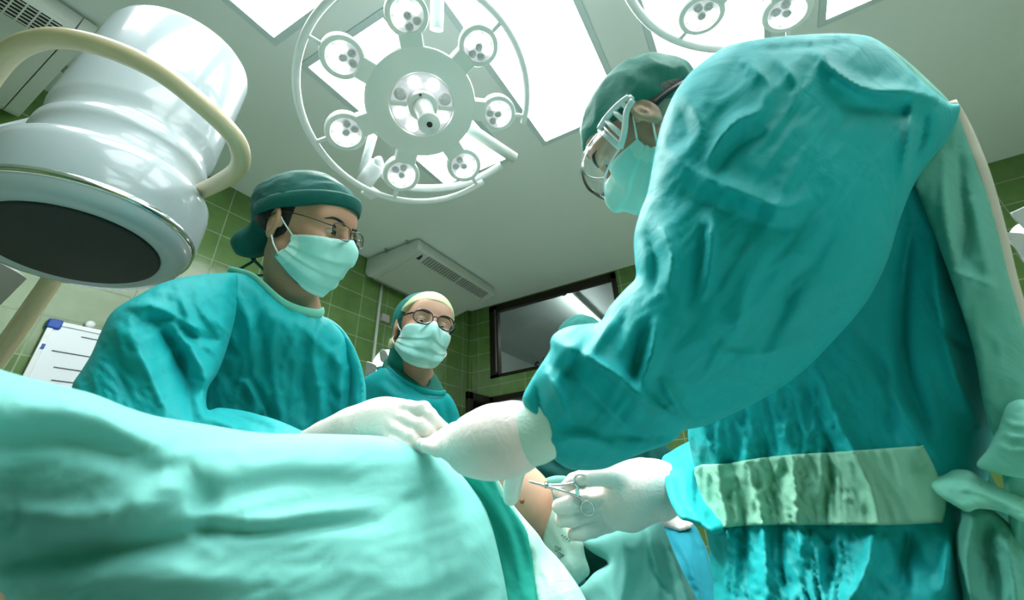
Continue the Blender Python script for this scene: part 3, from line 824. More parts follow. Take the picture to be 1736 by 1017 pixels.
# carriage arm of the machine, out to the left
ca = [P(-120, 380, 1.38), P(30, 462, 1.34), P(46, 472, 1.33), P(0, 518, 1.31), P(-120, 620, 1.3)]
obj('carriage_arm', MB().extrude(ca, np.array([0, .12, .06])).geo(), M['grey_plastic'], xr, smooth=False, label='grey carriage arm')
colx = P(-330, 700, 1.2)
obj('column', MB().box((colx[0] - .3, colx[1], 1.0), (.22, .22, 2.0), None, .03).box((colx[0] - .3, colx[1], .08), (.5, .6, .16), None, .04).geo(), M['xray'], xr, smooth=False)
obj('carriage_link', MB().tube([(colx[0] - .3, colx[1], 1.75), P(-60, 460, 1.36)], .06, 14).tube([(colx[0] - .3, colx[1], 1.9), tuple(XC + XA * .45)], .07, 14).geo(), M['xray'], xr)

# ------------------------------------------------------------------ things on the left wall
tl = onplane(83, 543, 1, YL); zt = tl[2]; x0 = tl[0]
wb = thing('whiteboard', (x0 + .3, YL, zt - .45), 'white ruled notice board with a blue corner hanging on the tiles', 'whiteboard')
obj('board', MB().box((x0 + .31, YL - .012, zt - .45), (.62, .012, .90)).geo(), M['board'], wb, smooth=False)
b = MB()
for (a0, a1, c0, c1) in ((x0, x0 + .022, zt - .9, zt), (x0 + .60, x0 + .622, zt - .9, zt), (x0, x0 + .622, zt - .022, zt), (x0, x0 + .622, zt - .9, zt - .878)):
    b.box(((a0 + a1) / 2, YL - .014, (c0 + c1) / 2), (a1 - a0, .02, c1 - c0), bev=.003)
obj('board_frame', b.geo(), M['lamp_white'], wb, smooth=False)
for (a, c) in ((x0 + .02, zt - .018), (x0 + .602, zt - .018), (x0 + .02, zt - .882), (x0 + .602, zt - .882)):
    obj('corner_cap', MB().box((a, YL - .016, c), (.052, .026, .048), None, .008).geo(), M['blue'], wb, smooth=False, label='blue corner cap')
b = MB()
for (px0, py0, px1) in ((138, 571, 175), (88, 594, 175), (91, 622, 175), (87, 644, 175), (90, 668, 175)):
    q = onplane(px0, py0, 1, YL - .02); b.box(((q[0] + x0 + .57) / 2, YL - .0195, q[2]), (x0 + .57 - q[0], .003, .0035))
obj('ruled_line', b.geo(), M['ink'], wb, smooth=False)
q = onplane(70, 587, 1, YL - .02); obj('maker_mark', MB().box((q[0] + .004, YL - .025, q[2]), (.012, .003, .024)).geo(), M['blue'], wb, smooth=False)
q = onplane(151, 551, 1, YL); obj('hanger', MB().lathe((q[0], YL - .002, q[2]), (0, -1, 0), [(.02, 0), (.02, .012), (.012, .018), (.0, .018)], 16).geo(), M['lamp_white'], wb)
q = onplane(644.8, 478, 1, YL); q2 = onplane(630, 616, 1, YL)
cdt = thing('wall_conduit', (q[0], YL, 1.2), 'thin white cable conduit running down the green tiles behind the woman', 'conduit')
obj('pipe', MB().tube([(q2[0], YL - .014, .3), (q2[0], YL - .014, CEIL - .01)], .0135, 12).geo(), M['conduit'], cdt)
q = onplane(648, 540, 1, YL); obj('junction_box', MB().box((q[0] + .01, YL - .02, q[2]), (.09, .04, .075), None, .006).geo(), M['grey_plastic'], cdt, smooth=False, label='small grey junction box')

# ------------------------------------------------------------------ examination lamps with frosted blades
def blade_lamp(hub, blades, label, d, foot):
    t = thing('examination_lamp', (foot[0], foot[1], 0), label, 'lamp')
    for i, bl in enumerate(blades):
        c = [P(x, y, d) for (x, y) in catmull(bl, 4, True)] if True else None
        nrm = np.cross(c[2] - c[0], c[5] - c[0]); nrm /= np.linalg.norm(nrm)
        obj('frosted_blade', MB().extrude(c, nrm * .008).geo(), M['frost'], t, smooth=False)
    h = P(*hub, d + .03)
    b = MB()
    for k in range(5):
        a = 2 * pi * k / 5; b.ball(h + .030 * (math.cos(a) * CM[:, 0] + math.sin(a) * CM[:, 2]), .011, 10)
    b.ball(h, .012, 10)
    obj('bulb', b.geo(), M['bulb'], t)
    obj('lamp_head', MB().lathe(h + CM[:, 1] * .03, CM[:, 1], [(.05, 0), (.055, .03), (.03, .06), (0, .06)], 24).geo(), M['lamp_white'], t)
    hp = h + CM[:, 1] * .07
    obj('stand', MB().tube([hp, (hp[0] + .05, hp[1], hp[2] - .05), (foot[0], foot[1], hp[2] - .3), (foot[0], foot[1], .05)], .016, 12).lathe((foot[0], foot[1], 0), (0, 0, 1), [(.2, 0), (.2, .02), (.05, .06), (0, .06)], 28).geo(), M['steel_dull'], t)
hq = P(649, 620, 1.7)
blade_lamp((648, 620), [[(644, 595), (652, 594), (660, 610), (657, 613), (646, 613)], [(621, 615), (624, 614), (637, 619), (638, 628), (622, 636), (620, 628)], [(664, 620), (676, 612), (680, 630), (666, 632)]], 'lamp with frosted glass blades glowing behind the woman\'s shoulder', 1.70, (hq[0] + .12, hq[1] + .05))
hq = P(1760, 392, 1.6)
blade_lamp((1765, 400), [[(1717, 363), (1722, 358), (1760, 345), (1775, 372), (1745, 388), (1733, 380)], [(1707, 396), (1711, 394), (1750, 400), (1758, 425), (1742, 446), (1731, 430)], [(1785, 400), (1820, 380), (1830, 420)]], 'lamp with frosted glass blades at the right edge behind the stooping surgeon', 1.60, (hq[0] + .12, hq[1] + .0))
# ------------------------------------------------------------------ people: shared builders
class Head:
    def __init__(s, T, F, U, scale=1.0):
        s.T = np.array(T, float); F = np.array(F, float); F /= np.linalg.norm(F)
        U = np.array(U, float); U -= F * (U @ F); U /= np.linalg.norm(U)
        s.R = np.stack([F, np.cross(U, F), U], 1); s.k = scale
    def w(s, f, l, u): return s.T + s.R @ (np.array([f, l, u]) * s.k)
    def W(s, A): return s.T + (np.asarray(A) * s.k) @ s.R.T
    def ell(s, c, r): return ell(s.w(*c), np.array(r) * s.k, s.R)
    def cap(s, a, b, ra, rb=None): return cap(s.w(*a), s.w(*b), ra * s.k, (ra if rb is None else rb) * s.k)
    def half(s, c, n):
        p0 = s.w(*c); nn = s.R @ np.array(n, float); nn /= np.linalg.norm(nn)
        return lambda X, Y, Z: -((X - p0[0]) * nn[0] + (Y - p0[1]) * nn[1] + (Z - p0[2]) * nn[2])
def head_into(F, H, fem=False, lid=.004):
    F.op(H.ell((-.012, 0, .038), (.094, .076, .086)), 0)
    F.op(H.ell((.030, 0, -.030), (.062, .060, .085)), .03)
    F.op(H.cap((.058, -.016, -.100), (.058, .016, -.100), .020), .035)
    for s in (1, -1):
        F.op(H.cap((.0, s * .056, -.055), (.045, s * .032, -.092), .018), .03)       # jaw
        F.op(H.ell((.058, s * .042, -.028), (.022, .022, .022)), .03)                # cheekbone
        F.op(H.cap((.074, s * .014, .020), (.066, s * .046, .020), .014), .02)        # brow
    F.op(H.ell((.062, 0, .052), (.030, .052, .035)), .04)                             # forehead
    for s in (1, -1):
        F.op(H.ell((.099, s * .032, -.004), (.020, .017, .012)), .018, 's')           # eye socket
        F.op(inter(H.ell((.074, s * .032, -.001), (.0152, .0162, .0140)), H.half((.074, s * .032, lid - .003), (-.15, 0, 1))), .004)
        F.op(inter(H.ell((.074, s * .032, -.001), (.0148, .0160, .0138)), H.half((.074, s * .032, -.0050), (-.1, 0, -1))), .004)
    F.op(H.cap((.088, 0, .008), (.108, 0, -.032), .0085, .0125), .012)                # nose
    for s in (1, -1): F.op(H.ell((.100, s * .012, -.036), (.012, .009, .008)), .008)
    F.op(H.cap((.086, -.018, -.066), (.086, .018, -.066), .006, .006), .012); F.op(H.cap((.084, -.014, -.076), (.084, .014, -.076), .007), .010)
    for s in (1, -1):                                                                 # ears
        R2 = H.R @ np.array([[math.cos(.45), -s * math.sin(.45), 0], [s * math.sin(.45), math.cos(.45), 0], [0, 0, 1]]) @ np.array([[math.cos(.2), 0, math.sin(.2)], [0, 1, 0], [-math.sin(.2), 0, math.cos(.2)]])
        c = H.w(-.016, s * .080, -.004)
        F.op(ell(c, np.array([.0185, .0075, .032]) * H.k, R2), .006)
        o = R2 @ np.array([.001, s * .0085, .003]) * H.k
        F.op(ell(c + o, np.array([.0125, .0075, .022]) * H.k, R2), .003, 's')
        F.op(ell(c + R2 @ np.array([.003, s * .002, -.002]) * H.k, np.array([.004, .005, .012]) * H.k, R2), .004)
        F.op(ell(c + R2 @ np.array([.004, s * .000, -.027]) * H.k, np.array([.008, .0055, .009]) * H.k, R2), .006)
        F.op(H.ell((.0, s * .080, -.006), (.006, .004, .009)), .004)                  # tragus
    return F
def body_mesh(H, joints, fem=False, lid=.004, fine=.0030):
    """joints: dict neck, chest, pelvis, sh_l, el_l, wr_l, hand_l, (same _r), feet"""
    J = {k: np.asarray(v, float) for k, v in joints.items()}
    c = H.T; lo = np.min(list(J.values()) + [c - .14], 0) - .16; hi = np.max(list(J.values()) + [c + .14], 0) + .16
    lo[2] = -.01
    fx = [(c[i] - .135, c[i] + .135, fine) for i in range(3)]
    F = Field(*[axis(lo[i], hi[i], .017, [fx[i]]) for i in range(3)])
    head_into(F, H, fem, lid)
    nb = J['neck']
    F.op(cap(H.w(-.020, 0, -.055), nb, .052 * (0.86 if fem else 1), .056 * (0.86 if fem else 1)), .02)
    F.op(cap(nb, J['chest'], .058, .085), .05)
    F.op(cap(J['chest'], J['pelvis'], .085, .085), .05)
    for s in ('_l', '_r'):
        F.op(cap(nb, J['sh' + s], .040, .038), .04)
        for p in chain([J['sh' + s], J['el' + s], J['wr' + s], J['hand' + s]], [.038, .032, .022, .022]): F.op(p, .03)
        hip = J['pelvis'] + (J['sh' + s] - (J['sh_l'] + J['sh_r']) / 2) * .45 - [0, 0, .04]
        ft = J['foot' + s]; kn = (hip + ft) / 2 + np.array([0, 0, .02])
        for p in chain([hip, kn, ft + [0, 0, .08]], [.068, .052, .040]): F.op(p, .04)
        toe = ft + np.array([H.R[0, 0], H.R[1, 0], 0]) / (np.hypot(H.R[0, 0], H.R[1, 0]) + 1e-6) * .14
        F.op(cap(ft + [0, 0, .045], toe + [0, 0, .035], .042, .034), .03)
    V, Q = F.mesh(); H.bvh = BVHTree.FromPolygons([Vector(v) for v in V], Q)
    return V, Q
def scrubs(J, par, mat):
    J = {k: np.asarray(v, float) for k, v in J.items()}; pr = []
    a = J['neck'] * .55 + J['chest'] * .45
    pr += [cap(a, J['chest'], .055, .094), cap(J['chest'], J['pelvis'], .094, .096)]
    for s in ('_l', '_r'):
        pr.append(cap(a, J['sh' + s], .046, .048)); pr += chain([J['sh' + s], J['el' + s], J['el' + s] * .25 + J['wr' + s] * .75], [.050, .044, .036])
        hip = J['pelvis'] + (J['sh' + s] - (J['sh_l'] + J['sh_r']) / 2) * .45 - [0, 0, .04]
        ft = J['foot' + s]; kn = (hip + ft) / 2 + np.array([0, 0, .02]); pr += chain([hip, kn, ft + [0, 0, .10]], [.082, .068, .062])
    obj('scrubs', sdf_mesh(pr, .014, .03), mat, par)
    for s in ('_l', '_r'):
        ft = J['foot' + s]; d = ft * 0 + [par.matrix_world[0][0] * 0, -0.0, 0]
        obj('shoe', sdf_mesh([cap(ft + [0, 0, .05], ft + np.array(SHOE) / np.linalg.norm(SHOE) * .15 + [0, 0, .045], .054, .048)], .008), M['lamp_white'], par)
def eyes(H, par, gaze, mats):
    for s in (1, -1):
        c = H.w(.074, s * .032, -.001); g = H.R @ np.array(gaze, float); g /= np.linalg.norm(g)
        R = .0128 * H.k; prof = []; ml = []
        an = [0, .12, .24, .25, .36, .47, .48, .7, 1.0, 1.4, 1.8, 2.3, 2.8, pi]
        for a in an: prof.append((max(R * math.sin(a), 1e-5), R * math.cos(a) + (.0006 if a < .45 else 0)))
        for i in range(len(an) - 1): ml.append(2 if an[i + 1] <= .25 else (1 if an[i + 1] <= .48 else 0))
        obj('eye', MB().lathe(c, g, prof, 24, mlist=ml).geo(), mats, par)
def brows(H, par, mat, th=.0032, up=.021):
    for s in (1, -1):
        pts = []
        for l, du in ((.012, -.002), (.024, .003), (.038, .004), (.051, -.002)):
            a = H.w(-.01, s * l * .6, up + du); d = H.w(.2, s * l * 1.9, up + du) - a; L_ = np.linalg.norm(d); d /= L_
            hit = H.bvh.ray_cast(Vector(a + d * .3), Vector(-d)); pts.append(np.array(hit[0]) + d * .0004)
        obj('eyebrow', MB().tube(pts, [th * .9, th * 1.2, th, th * .3], 8, sm=5).geo(), mat, par)
def wrinkle(V, amp, sc, c, ani=(1, 1, 1), seed=0.):
    out = V.copy()
    for i, p in enumerate(V):
        q = Vector(((p[0] - c[0]) / sc * ani[0], (p[1] - c[1]) / sc * ani[1], (p[2] - c[2]) / sc * ani[2] + seed))
        n_ = (1 - abs(noise.noise(q)) * 2.4) * .6 + noise.noise(q * 2.3) * .3
        d = p - c; out[i] = p + d / (np.linalg.norm(d) + 1e-9) * amp * n_
    return out
def cap_mesh(prims, H, amp=.0035, sc=.035, st=.0042, k=.02, ani=(1, 1, 1)):
    lo = np.min([np.asarray(p[1]) for p in prims], 0) - .02; hi = np.max([np.asarray(p[2]) for p in prims], 0) + .02
    F = field_for(lo, hi, st)
    for p in prims: F.op(p, k, pad=.06)
    V, Q = F.mesh()
    return wrinkle(V, amp, sc, H.T, ani), Q
def outside(H, p, gap):
    """push a point of the mask out of the face"""
    q = H.R.T @ (p - H.T); a = H.w(-.01, 0, q[2] / H.k * .75)
    d = p - a; L_ = np.linalg.norm(d); d = d / L_
    hit = H.bvh.ray_cast(Vector(a + d * .35), Vector(-d))
    if hit[0] is None: return p
    r = np.linalg.norm(np.array(hit[0]) - a) + gap
    return a + d * max(L_, r) if r < L_ + .022 else p
def face_mask(H, par, name='surgical_mask', wide=1.0, long=1.0, loops=True, lift=0.0):
    ns, nt = 49, 37; pts = np.zeros((nt, ns, 3))
    for i in range(nt):
        t = i / (nt - 1)
        for j in range(ns):
            s = 2 * j / (ns - 1) - 1; th = s * 1.22
            l = .070 * wide * math.sin(th) / math.sin(1.22) * (1 - .20 * t * t)
            f = .020 + .074 * (math.cos(th) - math.cos(1.22)) / (1 - math.cos(1.22))
            f += .030 * math.exp(-(s / .22) ** 2) * math.exp(-((t - .2) / .30) ** 2)
            f += .014 * math.exp(-(s / .75) ** 2) * math.sin(pi * min(1, t))
            f -= .026 * t ** 2.2
            f += lift
            top = -.012 - .014 * abs(s) ** 1.3 + .004 * math.exp(-(s / .2) ** 2); bot = (-.134 + .066 * abs(s) ** 2.4) * long
            u_ = top + (bot - top) * t
            fr_ = 0
            if .2 < t < .86:
                x = (t - .2) / .22; fr_ = (x - math.floor(x))
                f += .0060 * fr_ * (1 - abs(s) ** 4); u_ -= .003 * fr_
            q = Vector((s * 2.4, t * 3.2, 3.3 + H.T[0] * 9))
            f += .0045 * (noise.noise(q) ) + .002 * noise.noise(q * 2.5)
            pts[i, j] = outside(H, H.w(f, l, u_), .0045 + .004 * fr_)
    for _ in range(2):
        pts[1:-1, 1:-1] = pts[1:-1, 1:-1] * .5 + .125 * (pts[2:, 1:-1] + pts[:-2, 1:-1] + pts[1:-1, 2:] + pts[1:-1, :-2])
    off = H.R[:, 0] * .0022
    A = pts.reshape(-1, 3); B = A - off
    F_ = []; m_ = []; n = len(A)
    idx = lambda i, j: i * ns + j
    for i in range(nt - 1):
        for j in range(ns - 1):
            q = (idx(i, j), idx(i, j + 1), idx(i + 1, j + 1), idx(i + 1, j))
            e = 1 if (i < 2 or i > nt - 4 or j < 3 or j > ns - 5) else 0
            F_.append(q); m_.append(e); F_.append(tuple(k + n for k in q[::-1])); m_.append(e)
    rim = [idx(0, j) for j in range(ns)] + [idx(i, ns - 1) for i in range(1, nt)] + [idx(nt - 1, j) for j in range(ns - 2, -1, -1)] + [idx(i, 0) for i in range(nt - 2, 0, -1)]
    for a, b_ in zip(rim, rim[1:] + rim[:1]): F_.append((a, b_, b_ + n, a + n)); m_.append(1)
    mk_ = obj(name, (np.concatenate([A, B]), F_, m_), [M['mask'], M['mask_edge']], par)
    if loops:
        for s, j in ((1, ns - 1), (-1, 0)):
            for i, e in ((0, (-.012, s * .083, .020)), (int(nt * .80), (-.010, s * .083, -.034))):
                p0 = pts[i, j]; p1 = H.w(*e); mid = (p0 + p1) / 2 + H.R[:, 1] * s * .004
                obj('ear_loop', MB().tube([p0, mid, p1], .0016, 8, sm=5).geo(), M['white_cloth'], mk_)
    return mk_
def spectacles(H, par, hw, hh, ex, rim_r, mat, name='spectacles', cy=-.003, templ=True, cx=.033, drop=0.0, fw=0.0):
    g0 = None
    def sp(l, u): return H.w(.1105 + fw - 2.4 * l * l - .10 * (u - cy), l, u + drop)
    fr = MB(); ls = []
    for s in (1, -1):
        pl = []
        for k in range(40):
            a = 2 * pi * k / 40; c_, s_ = math.cos(a), math.sin(a)
            pl.append(sp(s * cx + hw * np.sign(c_) * abs(c_) ** ex, cy + hh * np.sign(s_) * abs(s_) ** ex))
        fr.tube(pl, rim_r, 8, closed=True); ls.append(pl)
    fr.tube([sp(-(cx - hw), cy + .004), sp(-.004, cy + .009), sp(.004, cy + .009), sp(cx - hw, cy + .004)], rim_r * 1.1, 8, sm=5)
    gl = obj(name, fr.geo(), mat, par)
    for s in (1, -1):
        e = sp(s * (cx + hw), cy + hh * .35)
        pts = [e, e + H.R[:, 1] * s * .004 - H.R[:, 0] * .006, H.w(.055, s * .080, .010 + drop), H.w(-.005, s * .084, .016 + drop * .4), H.w(-.030, s * .082, .000)]
        obj('temple_arm', MB().tube(pts, [rim_r * 1.3, rim_r * 1.3, rim_r * 1.2, rim_r * 1.1, rim_r], 8, sm=5).geo(), mat, gl)
    for pl, s in zip(ls, (1, -1)):
        c = np.mean(pl, 0); V = [c] + list(pl); n = len(pl)
        off = H.R[:, 0] * -.0012
        VV = np.concatenate([np.array(V), np.array(V) + off]); F_ = [(0, 1 + i, 1 + (i + 1) % n) for i in range(n)] + [(n + 1, n + 2 + (i + 1) % n, n + 2 + i) for i in range(n)] + [(1 + i, n + 2 + i, n + 2 + (i + 1) % n, 1 + (i + 1) % n) for i in range(n)]
        obj('lens', (VV, F_), M['lens'], gl)
    return gl
def fingers_px(lst):
    pr = []
    for ch in lst:
        pts = [P(q[0], q[1], q[2]) for q in ch]; rs = [q[3] * q[2] / FPX for q in ch]
        pr += chain(pts, rs)
    return pr
def glove(name, palm, fingers, par, k=.006, st=.0024, cuffz=None, wr=.0007):
    """palm and finger chains are lists of (px, py, depth, radius in px)"""
    lo = None
    pp = fingers_px(palm); ff = [fingers_px([c]) for c in fingers]
    allp = pp + [q for f in ff for q in f]
    lo = np.min([np.asarray(p[1]) for p in allp], 0) - .02; hi = np.max([np.asarray(p[2]) for p in allp], 0) + .02
    F = field_for(lo, hi, st)
    for p in pp: F.op(p, .03, pad=.08)
    A = None
    for f in ff:
        G = field_for(lo, hi, st)
        for q in f: G.op(q, .004, pad=.08)
        if A is None: A = G.F
        else:
            h = np.maximum(k - np.abs(A - G.F), 0) / k; A = np.minimum(A, G.F) - h * h * k * .25 * .8
    kb = max(k, .012); h = np.maximum(kb - np.abs(F.F - A), 0) / kb
    F.F = np.minimum(F.F, A) - h * h * kb * .25
    V, Q = F.mesh()
    c = V.mean(0)
    out = V.copy()
    for i, p in enumerate(V):
        q = Vector(p) * 38
        out[i] = p + np.array(noise.noise_vector(q)) * wr
    return obj(name, (out, Q), M['glove'], par)
def strip(pts, w, th, up):
    """flat ribbon along 3-D points"""
    return MB().tube(pts, [w] * len(pts), 8, sm=5, flat=(up, th / w)).geo()

# ------------------------------------------------------------------ the man at the left
Hm = Head((.486, .793, 1.6035), (.385, -.893, -.235), (-.150, -.315, .937), 1.0)
jm = dict(neck=P(492, 556, .965), chest=P(455, 650, .95), pelvis=W and P(400, 960, .86), sh_r=P(330, 545, .82), el_r=P(190, 735, .665), wr_r=P(505, 772, .63), hand_r=P(600, 732, .62),
          sh_l=P(545, 650, 1.03), el_l=P(585, 720, .95), wr_l=P(650, 742, .72), hand_l=P(668, 736, .66), foot_r=(.42, 1.05, 0), foot_l=(.66, 1.10, 0))
man = obj('person', body_mesh(Hm, jm, lid=.0035), M['skin_man'], None, (.5, 1.0, 0))
prop(man, 'person in a teal gown with dark green cap, face mask and thin metal spectacles', 'person')
eyes(Hm, man, (1, .05, -.55), [M['sclera'], M['iris'], M['pupil']])
SHOE = Hm.R[:, 0] * [1, 1, 0]; scrubs(jm, man, M['inner'])
brows(Hm, man, M['hair'], .0030, .0215)
obj('hair', cap_mesh([inter(Hm.ell((-.020, 0, .020), (.092, .0805, .085)), Hm.half((.010, 0, .0), (-1, 0, .25)), Hm.half((0, 0, -.045), (.5, 0, 1)), Hm.half((.0, 0, .05), (.3, 0, -1)))], Hm, .001, .02, .004, 0), M['hair'], man)
cm = [inter(Hm.ell((-.010, 0, .044), (.113, .090, .094)), Hm.half((.0, 0, .0285), (-.30, 0, 1))),
      Hm.ell((-.075, 0, .055), (.045, .065, .060)), Hm.cap((-.095, .0, .0), (-.112, 0, -.035), .030, .034), Hm.ell((-.118, -.02, -.045), (.026, .03, .03))]
mc = obj('surgical_cap', cap_mesh(cm, Hm, .0035, .045, .004, .02, (1, 1, 1.6)), M['cap_dark'], man)
band = []
for a in np.linspace(-2.2, 2.2, 36):
    f = -.010 + .112 * math.cos(a); l = .0895 * math.sin(a); band.append(Hm.w(f, l, .043 + .30 * f))
obj('cap_band', MB().tube(band, .0125, 10, flat=(Hm.R[:, 2], 1.15)).geo() if False else strip(band, .0035, .016, Hm.R[:, 2]), M['cap_dark'], mc)
obj('cap_tie', MB().tube([Hm.w(-.13, -.03, -.05), P(432, 437, .96), P(408, 455, .93), P(385, 468, .90)], [.004, .003, .003, .002], 8, sm=5).tube([Hm.w(-.13, -.01, -.06), P(450, 462, .98), P(428, 468, .955), P(405, 478, .93)], [.004, .003, .003, .002], 8, sm=5).geo(), M['gown_dark'], mc)
face_mask(Hm, man, wide=1.03, long=1.04, lift=.004)
spectacles(Hm, man, .0265, .0165, .62, .0011, M['dark_metal'], cx=.0335, drop=.003, fw=.001)

gm = Puff([(398, 462), (425, 470), (450, 492), (478, 516), (508, 529), (540, 533), (562, 545), (585, 570), (603, 598), (615, 635), (621, 690), (618, 760), (600, 900), (560, 1100), (480, 1350), (150, 1350), (200, 1100), (240, 900), (270, 740), (290, 600), (320, 500), (350, 470)],
          [(340, 490, .84), (400, 480, .86), (470, 512, .875), (545, 540, .93), (470, 620, .92), (600, 610, .985), (330, 700, .86), (600, 720, .95), (400, 900, .80), (350, 1300, .62)], k=.55, tmax=.11, step=6,
          strokes=[([(475, 530), (460, 600), (470, 680), (480, 730)], 9, .006), ([(430, 500), (440, 560), (455, 640)], 10, -.006), ([(540, 545), (530, 600), (545, 680), (540, 730)], 9, .008), ([(520, 560), (512, 640), (520, 720)], 10, -.006),
                   ([(580, 590), (575, 650), (585, 720)], 8, .008), ([(560, 580), (558, 650), (565, 720)], 8, -.008), ([(400, 640), (425, 650), (437, 690), (440, 735)], 5, .006, 'step'), ([(490, 560), (500, 620), (490, 690)], 12, .004), ([(404, 500), (425, 560), (430, 620)], 7, .007), ([(500, 545), (560, 600), (600, 640)], 8, .006), ([(420, 640), (446, 690), (455, 735)], 5, .006, 'step'), ([(600, 600), (570, 640), (556, 700)], 8, -.005)],
          wr=[(.0050, 60, 26, 100, 1.0), (.0022, 25, 12, 70, 4.0)])
gownm = obj('gown', gm.geo(), M['gown'], man)
sr = Puff([(400, 464), (368, 463), (335, 466), (300, 472), (265, 484), (235, 500), (205, 517), (185, 535), (170, 565), (155, 600), (138, 628), (122, 655), (122, 700), (160, 750), (230, 780), (320, 790), (420, 785), (490, 768), (525, 740), (505, 727), (470, 712), (440, 703), (412, 696), (372, 691), (352, 694), (352, 660), (370, 630), (388, 580), (400, 530), (404, 490)],
          [(370, 480, .81), (300, 500, .76), (230, 540, .70), (330, 600, .74), (160, 660, .645), (250, 720, .62), (350, 735, .60), (440, 735, .60), (510, 745, .605)], k=.72, tmax=.085, step=5,
          strokes=[([(393, 470), (396, 540), (378, 620), (356, 690)], 10, -.014), ([(300, 560), (335, 610), (350, 650), (345, 700)], 14, .016), ([(262, 545), (300, 600), (320, 660), (325, 715)], 11, -.018), ([(215, 520), (265, 520), (305, 545), (345, 560)], 9, .012), ([(240, 548), (290, 538), (330, 570), (372, 575)], 8, -.010),
                   ([(190, 545), (230, 590), (262, 650), (285, 720)], 16, .010), ([(170, 590), (200, 620), (215, 680)], 12, -.006), ([(330, 480), (345, 530), (385, 560)], 12, .006), ([(380, 700), (420, 712), (470, 728)], 8, -.008), ([(330, 700), (400, 725), (470, 745)], 9, .008), ([(300, 490), (330, 560), (360, 600)], 10, .007)],
          wr=[(.004, 55, 24, 55, 2.0), (.0018, 20, 11, 20, 6.0)])
obj('sleeve', sr.geo(), M['gown'], gownm)
sl = Puff([(548, 540), (575, 552), (596, 580), (611, 615), (620, 655), (623, 700), (640, 735), (690, 745), (690, 775), (620, 790), (575, 770), (562, 720), (572, 660), (566, 600)], [(570, 570, .975), (600, 640, .93), (600, 720, .86), (680, 760, .70)], k=.6, tmax=.06, step=6,
          strokes=[([(585, 580), (600, 640), (603, 715)], 7, .006), ([(575, 600), (586, 660), (585, 715)], 6, -.007)], wr=[(.003, 40, 16, 80, 2.5)])
obj('sleeve', sl.geo(), M['gown'], gownm)
nk = [(388, 458, .885), (405, 462, .872), (428, 470, .862), (450, 489, .858), (478, 513, .858), (508, 526, .868), (538, 531, .89), (548, 527, .915)]
obj('neckline', strip([P(*q) for q in nk], .0028, .009, np.array(CM[:, 2])), M['trim'], gownm, label='pale green neck binding')
glove('glove', [[(500, 758, .61, 22), (560, 738, .615, 20), (600, 719, .622, 21), (648, 697, .632, 16)], [(600, 735, .612, 17), (640, 722, .618, 19), (664, 708, .63, 13)], [(640, 704, .625, 16), (682, 695, .64, 11)], [(620, 735, .612, 16), (650, 740, .615, 12)]],
      [[(672, 696, .635, 12), (694, 692, .628, 12.5), (717, 693, .615, 12.5), (729, 704, .607, 11), (739, 716, .602, 10), (756, 727, .60, 8.5)], [(668, 708, .622, 12), (688, 711, .612, 12), (714, 722, .597, 12), (726, 730, .593, 10.5), (741, 742, .592, 8.5)],
       [(656, 722, .612, 12), (674, 729, .602, 12), (697, 742, .588, 12), (706, 751, .583, 10), (716, 760, .58, 8.5)], [(645, 735, .605, 11), (668, 748, .592, 11), (688, 762, .577, 10), (696, 772, .573, 8.5)], [(600, 706, .64, 13), (636, 694, .66, 12), (654, 685, .665, 9)]], man, k=.004)
glove('glove', [[(640, 745, .74, 17), (668, 738, .70, 19)]], [[(668, 735, .70, 10), (700, 742, .68, 9), (722, 756, .66, 8)], [(668, 742, .70, 10), (700, 752, .68, 9), (716, 766, .66, 8)], [(660, 748, .70, 10), (690, 762, .67, 9), (704, 772, .65, 8)], [(655, 752, .69, 9), (680, 768, .66, 8), (690, 778, .65, 7)], [(655, 728, .70, 10), (672, 716, .70, 9), (690, 722, .68, 8)]], man)

# ------------------------------------------------------------------ the woman behind
Hw = Head((.9695, .8696, 1.5215), (-.5301, -.8478, .0143), (.1502, -.0773, .9856), 1.0)
jw = dict(neck=P(706, 660, 1.375), chest=(.985, .955, 1.20), pelvis=(1.0, .97, .92), sh_r=P(655, 700, 1.33), el_r=(.80, .93, 1.06), wr_r=(.86, .80, 1.0), hand_r=(.90, .76, 1.0),
          sh_l=P(738, 735, 1.38), el_l=(1.12, .92, 1.06), wr_l=(1.08, .80, 1.0), hand_l=(1.04, .76, 1.0), foot_r=(.90, 1.0, 0), foot_l=(1.10, .98, 0))
wom = obj('person', body_mesh(Hw, jw, True, lid=.0030), M['skin_woman'], None, (1.0, .97, 0))
prop(wom, 'person with round black spectacles and a cream headband under a green cap, standing behind', 'person')
eyes(Hw, wom, (1, .0, -.5), [M['sclera'], M['iris'], M['pupil']])
SHOE = Hw.R[:, 0] * [1, 1, 0]; scrubs(jw, wom, M['inner'])
brows(Hw, wom, M['hair'], .0024, .0215)
cw = [inter(Hw.ell((-.028, 0, .040), (.098, .093, .096)), Hw.half((.020, 0, .045), (-.85, 0, .52))), Hw.cap((-.075, -.02, .0), (-.080, -.03, -.075), .055, .040), Hw.ell((-.05, 0, .07), (.075, .085, .075))]
wc = obj('surgical_cap', cap_mesh(cw, Hw, .003, .05, .0045, .03, (1.3, 1.3, .8)), M['cap_teal'], wom)
hb = [inter(Hw.ell((-.008, 0, .040), (.110, .0865, .0945)), Hw.half((.0, 0, .034), (-.36, 0, 1)), Hw.half((.020, 0, .060), (.85, 0, -.52)))]
obj('headband', cap_mesh(hb, Hw, .001, .03, .0036, 0), M['cream_cloth'], wom, label='cream headband')
obj('cap_lining', cap_mesh([Hw.ell((-.035, -.078, -.045), (.018, .010, .018))], Hw, .002, .02, .004, 0), M['cream_cloth'], wom)
face_mask(Hw, wom, wide=1.02, long=1.0, lift=.003)
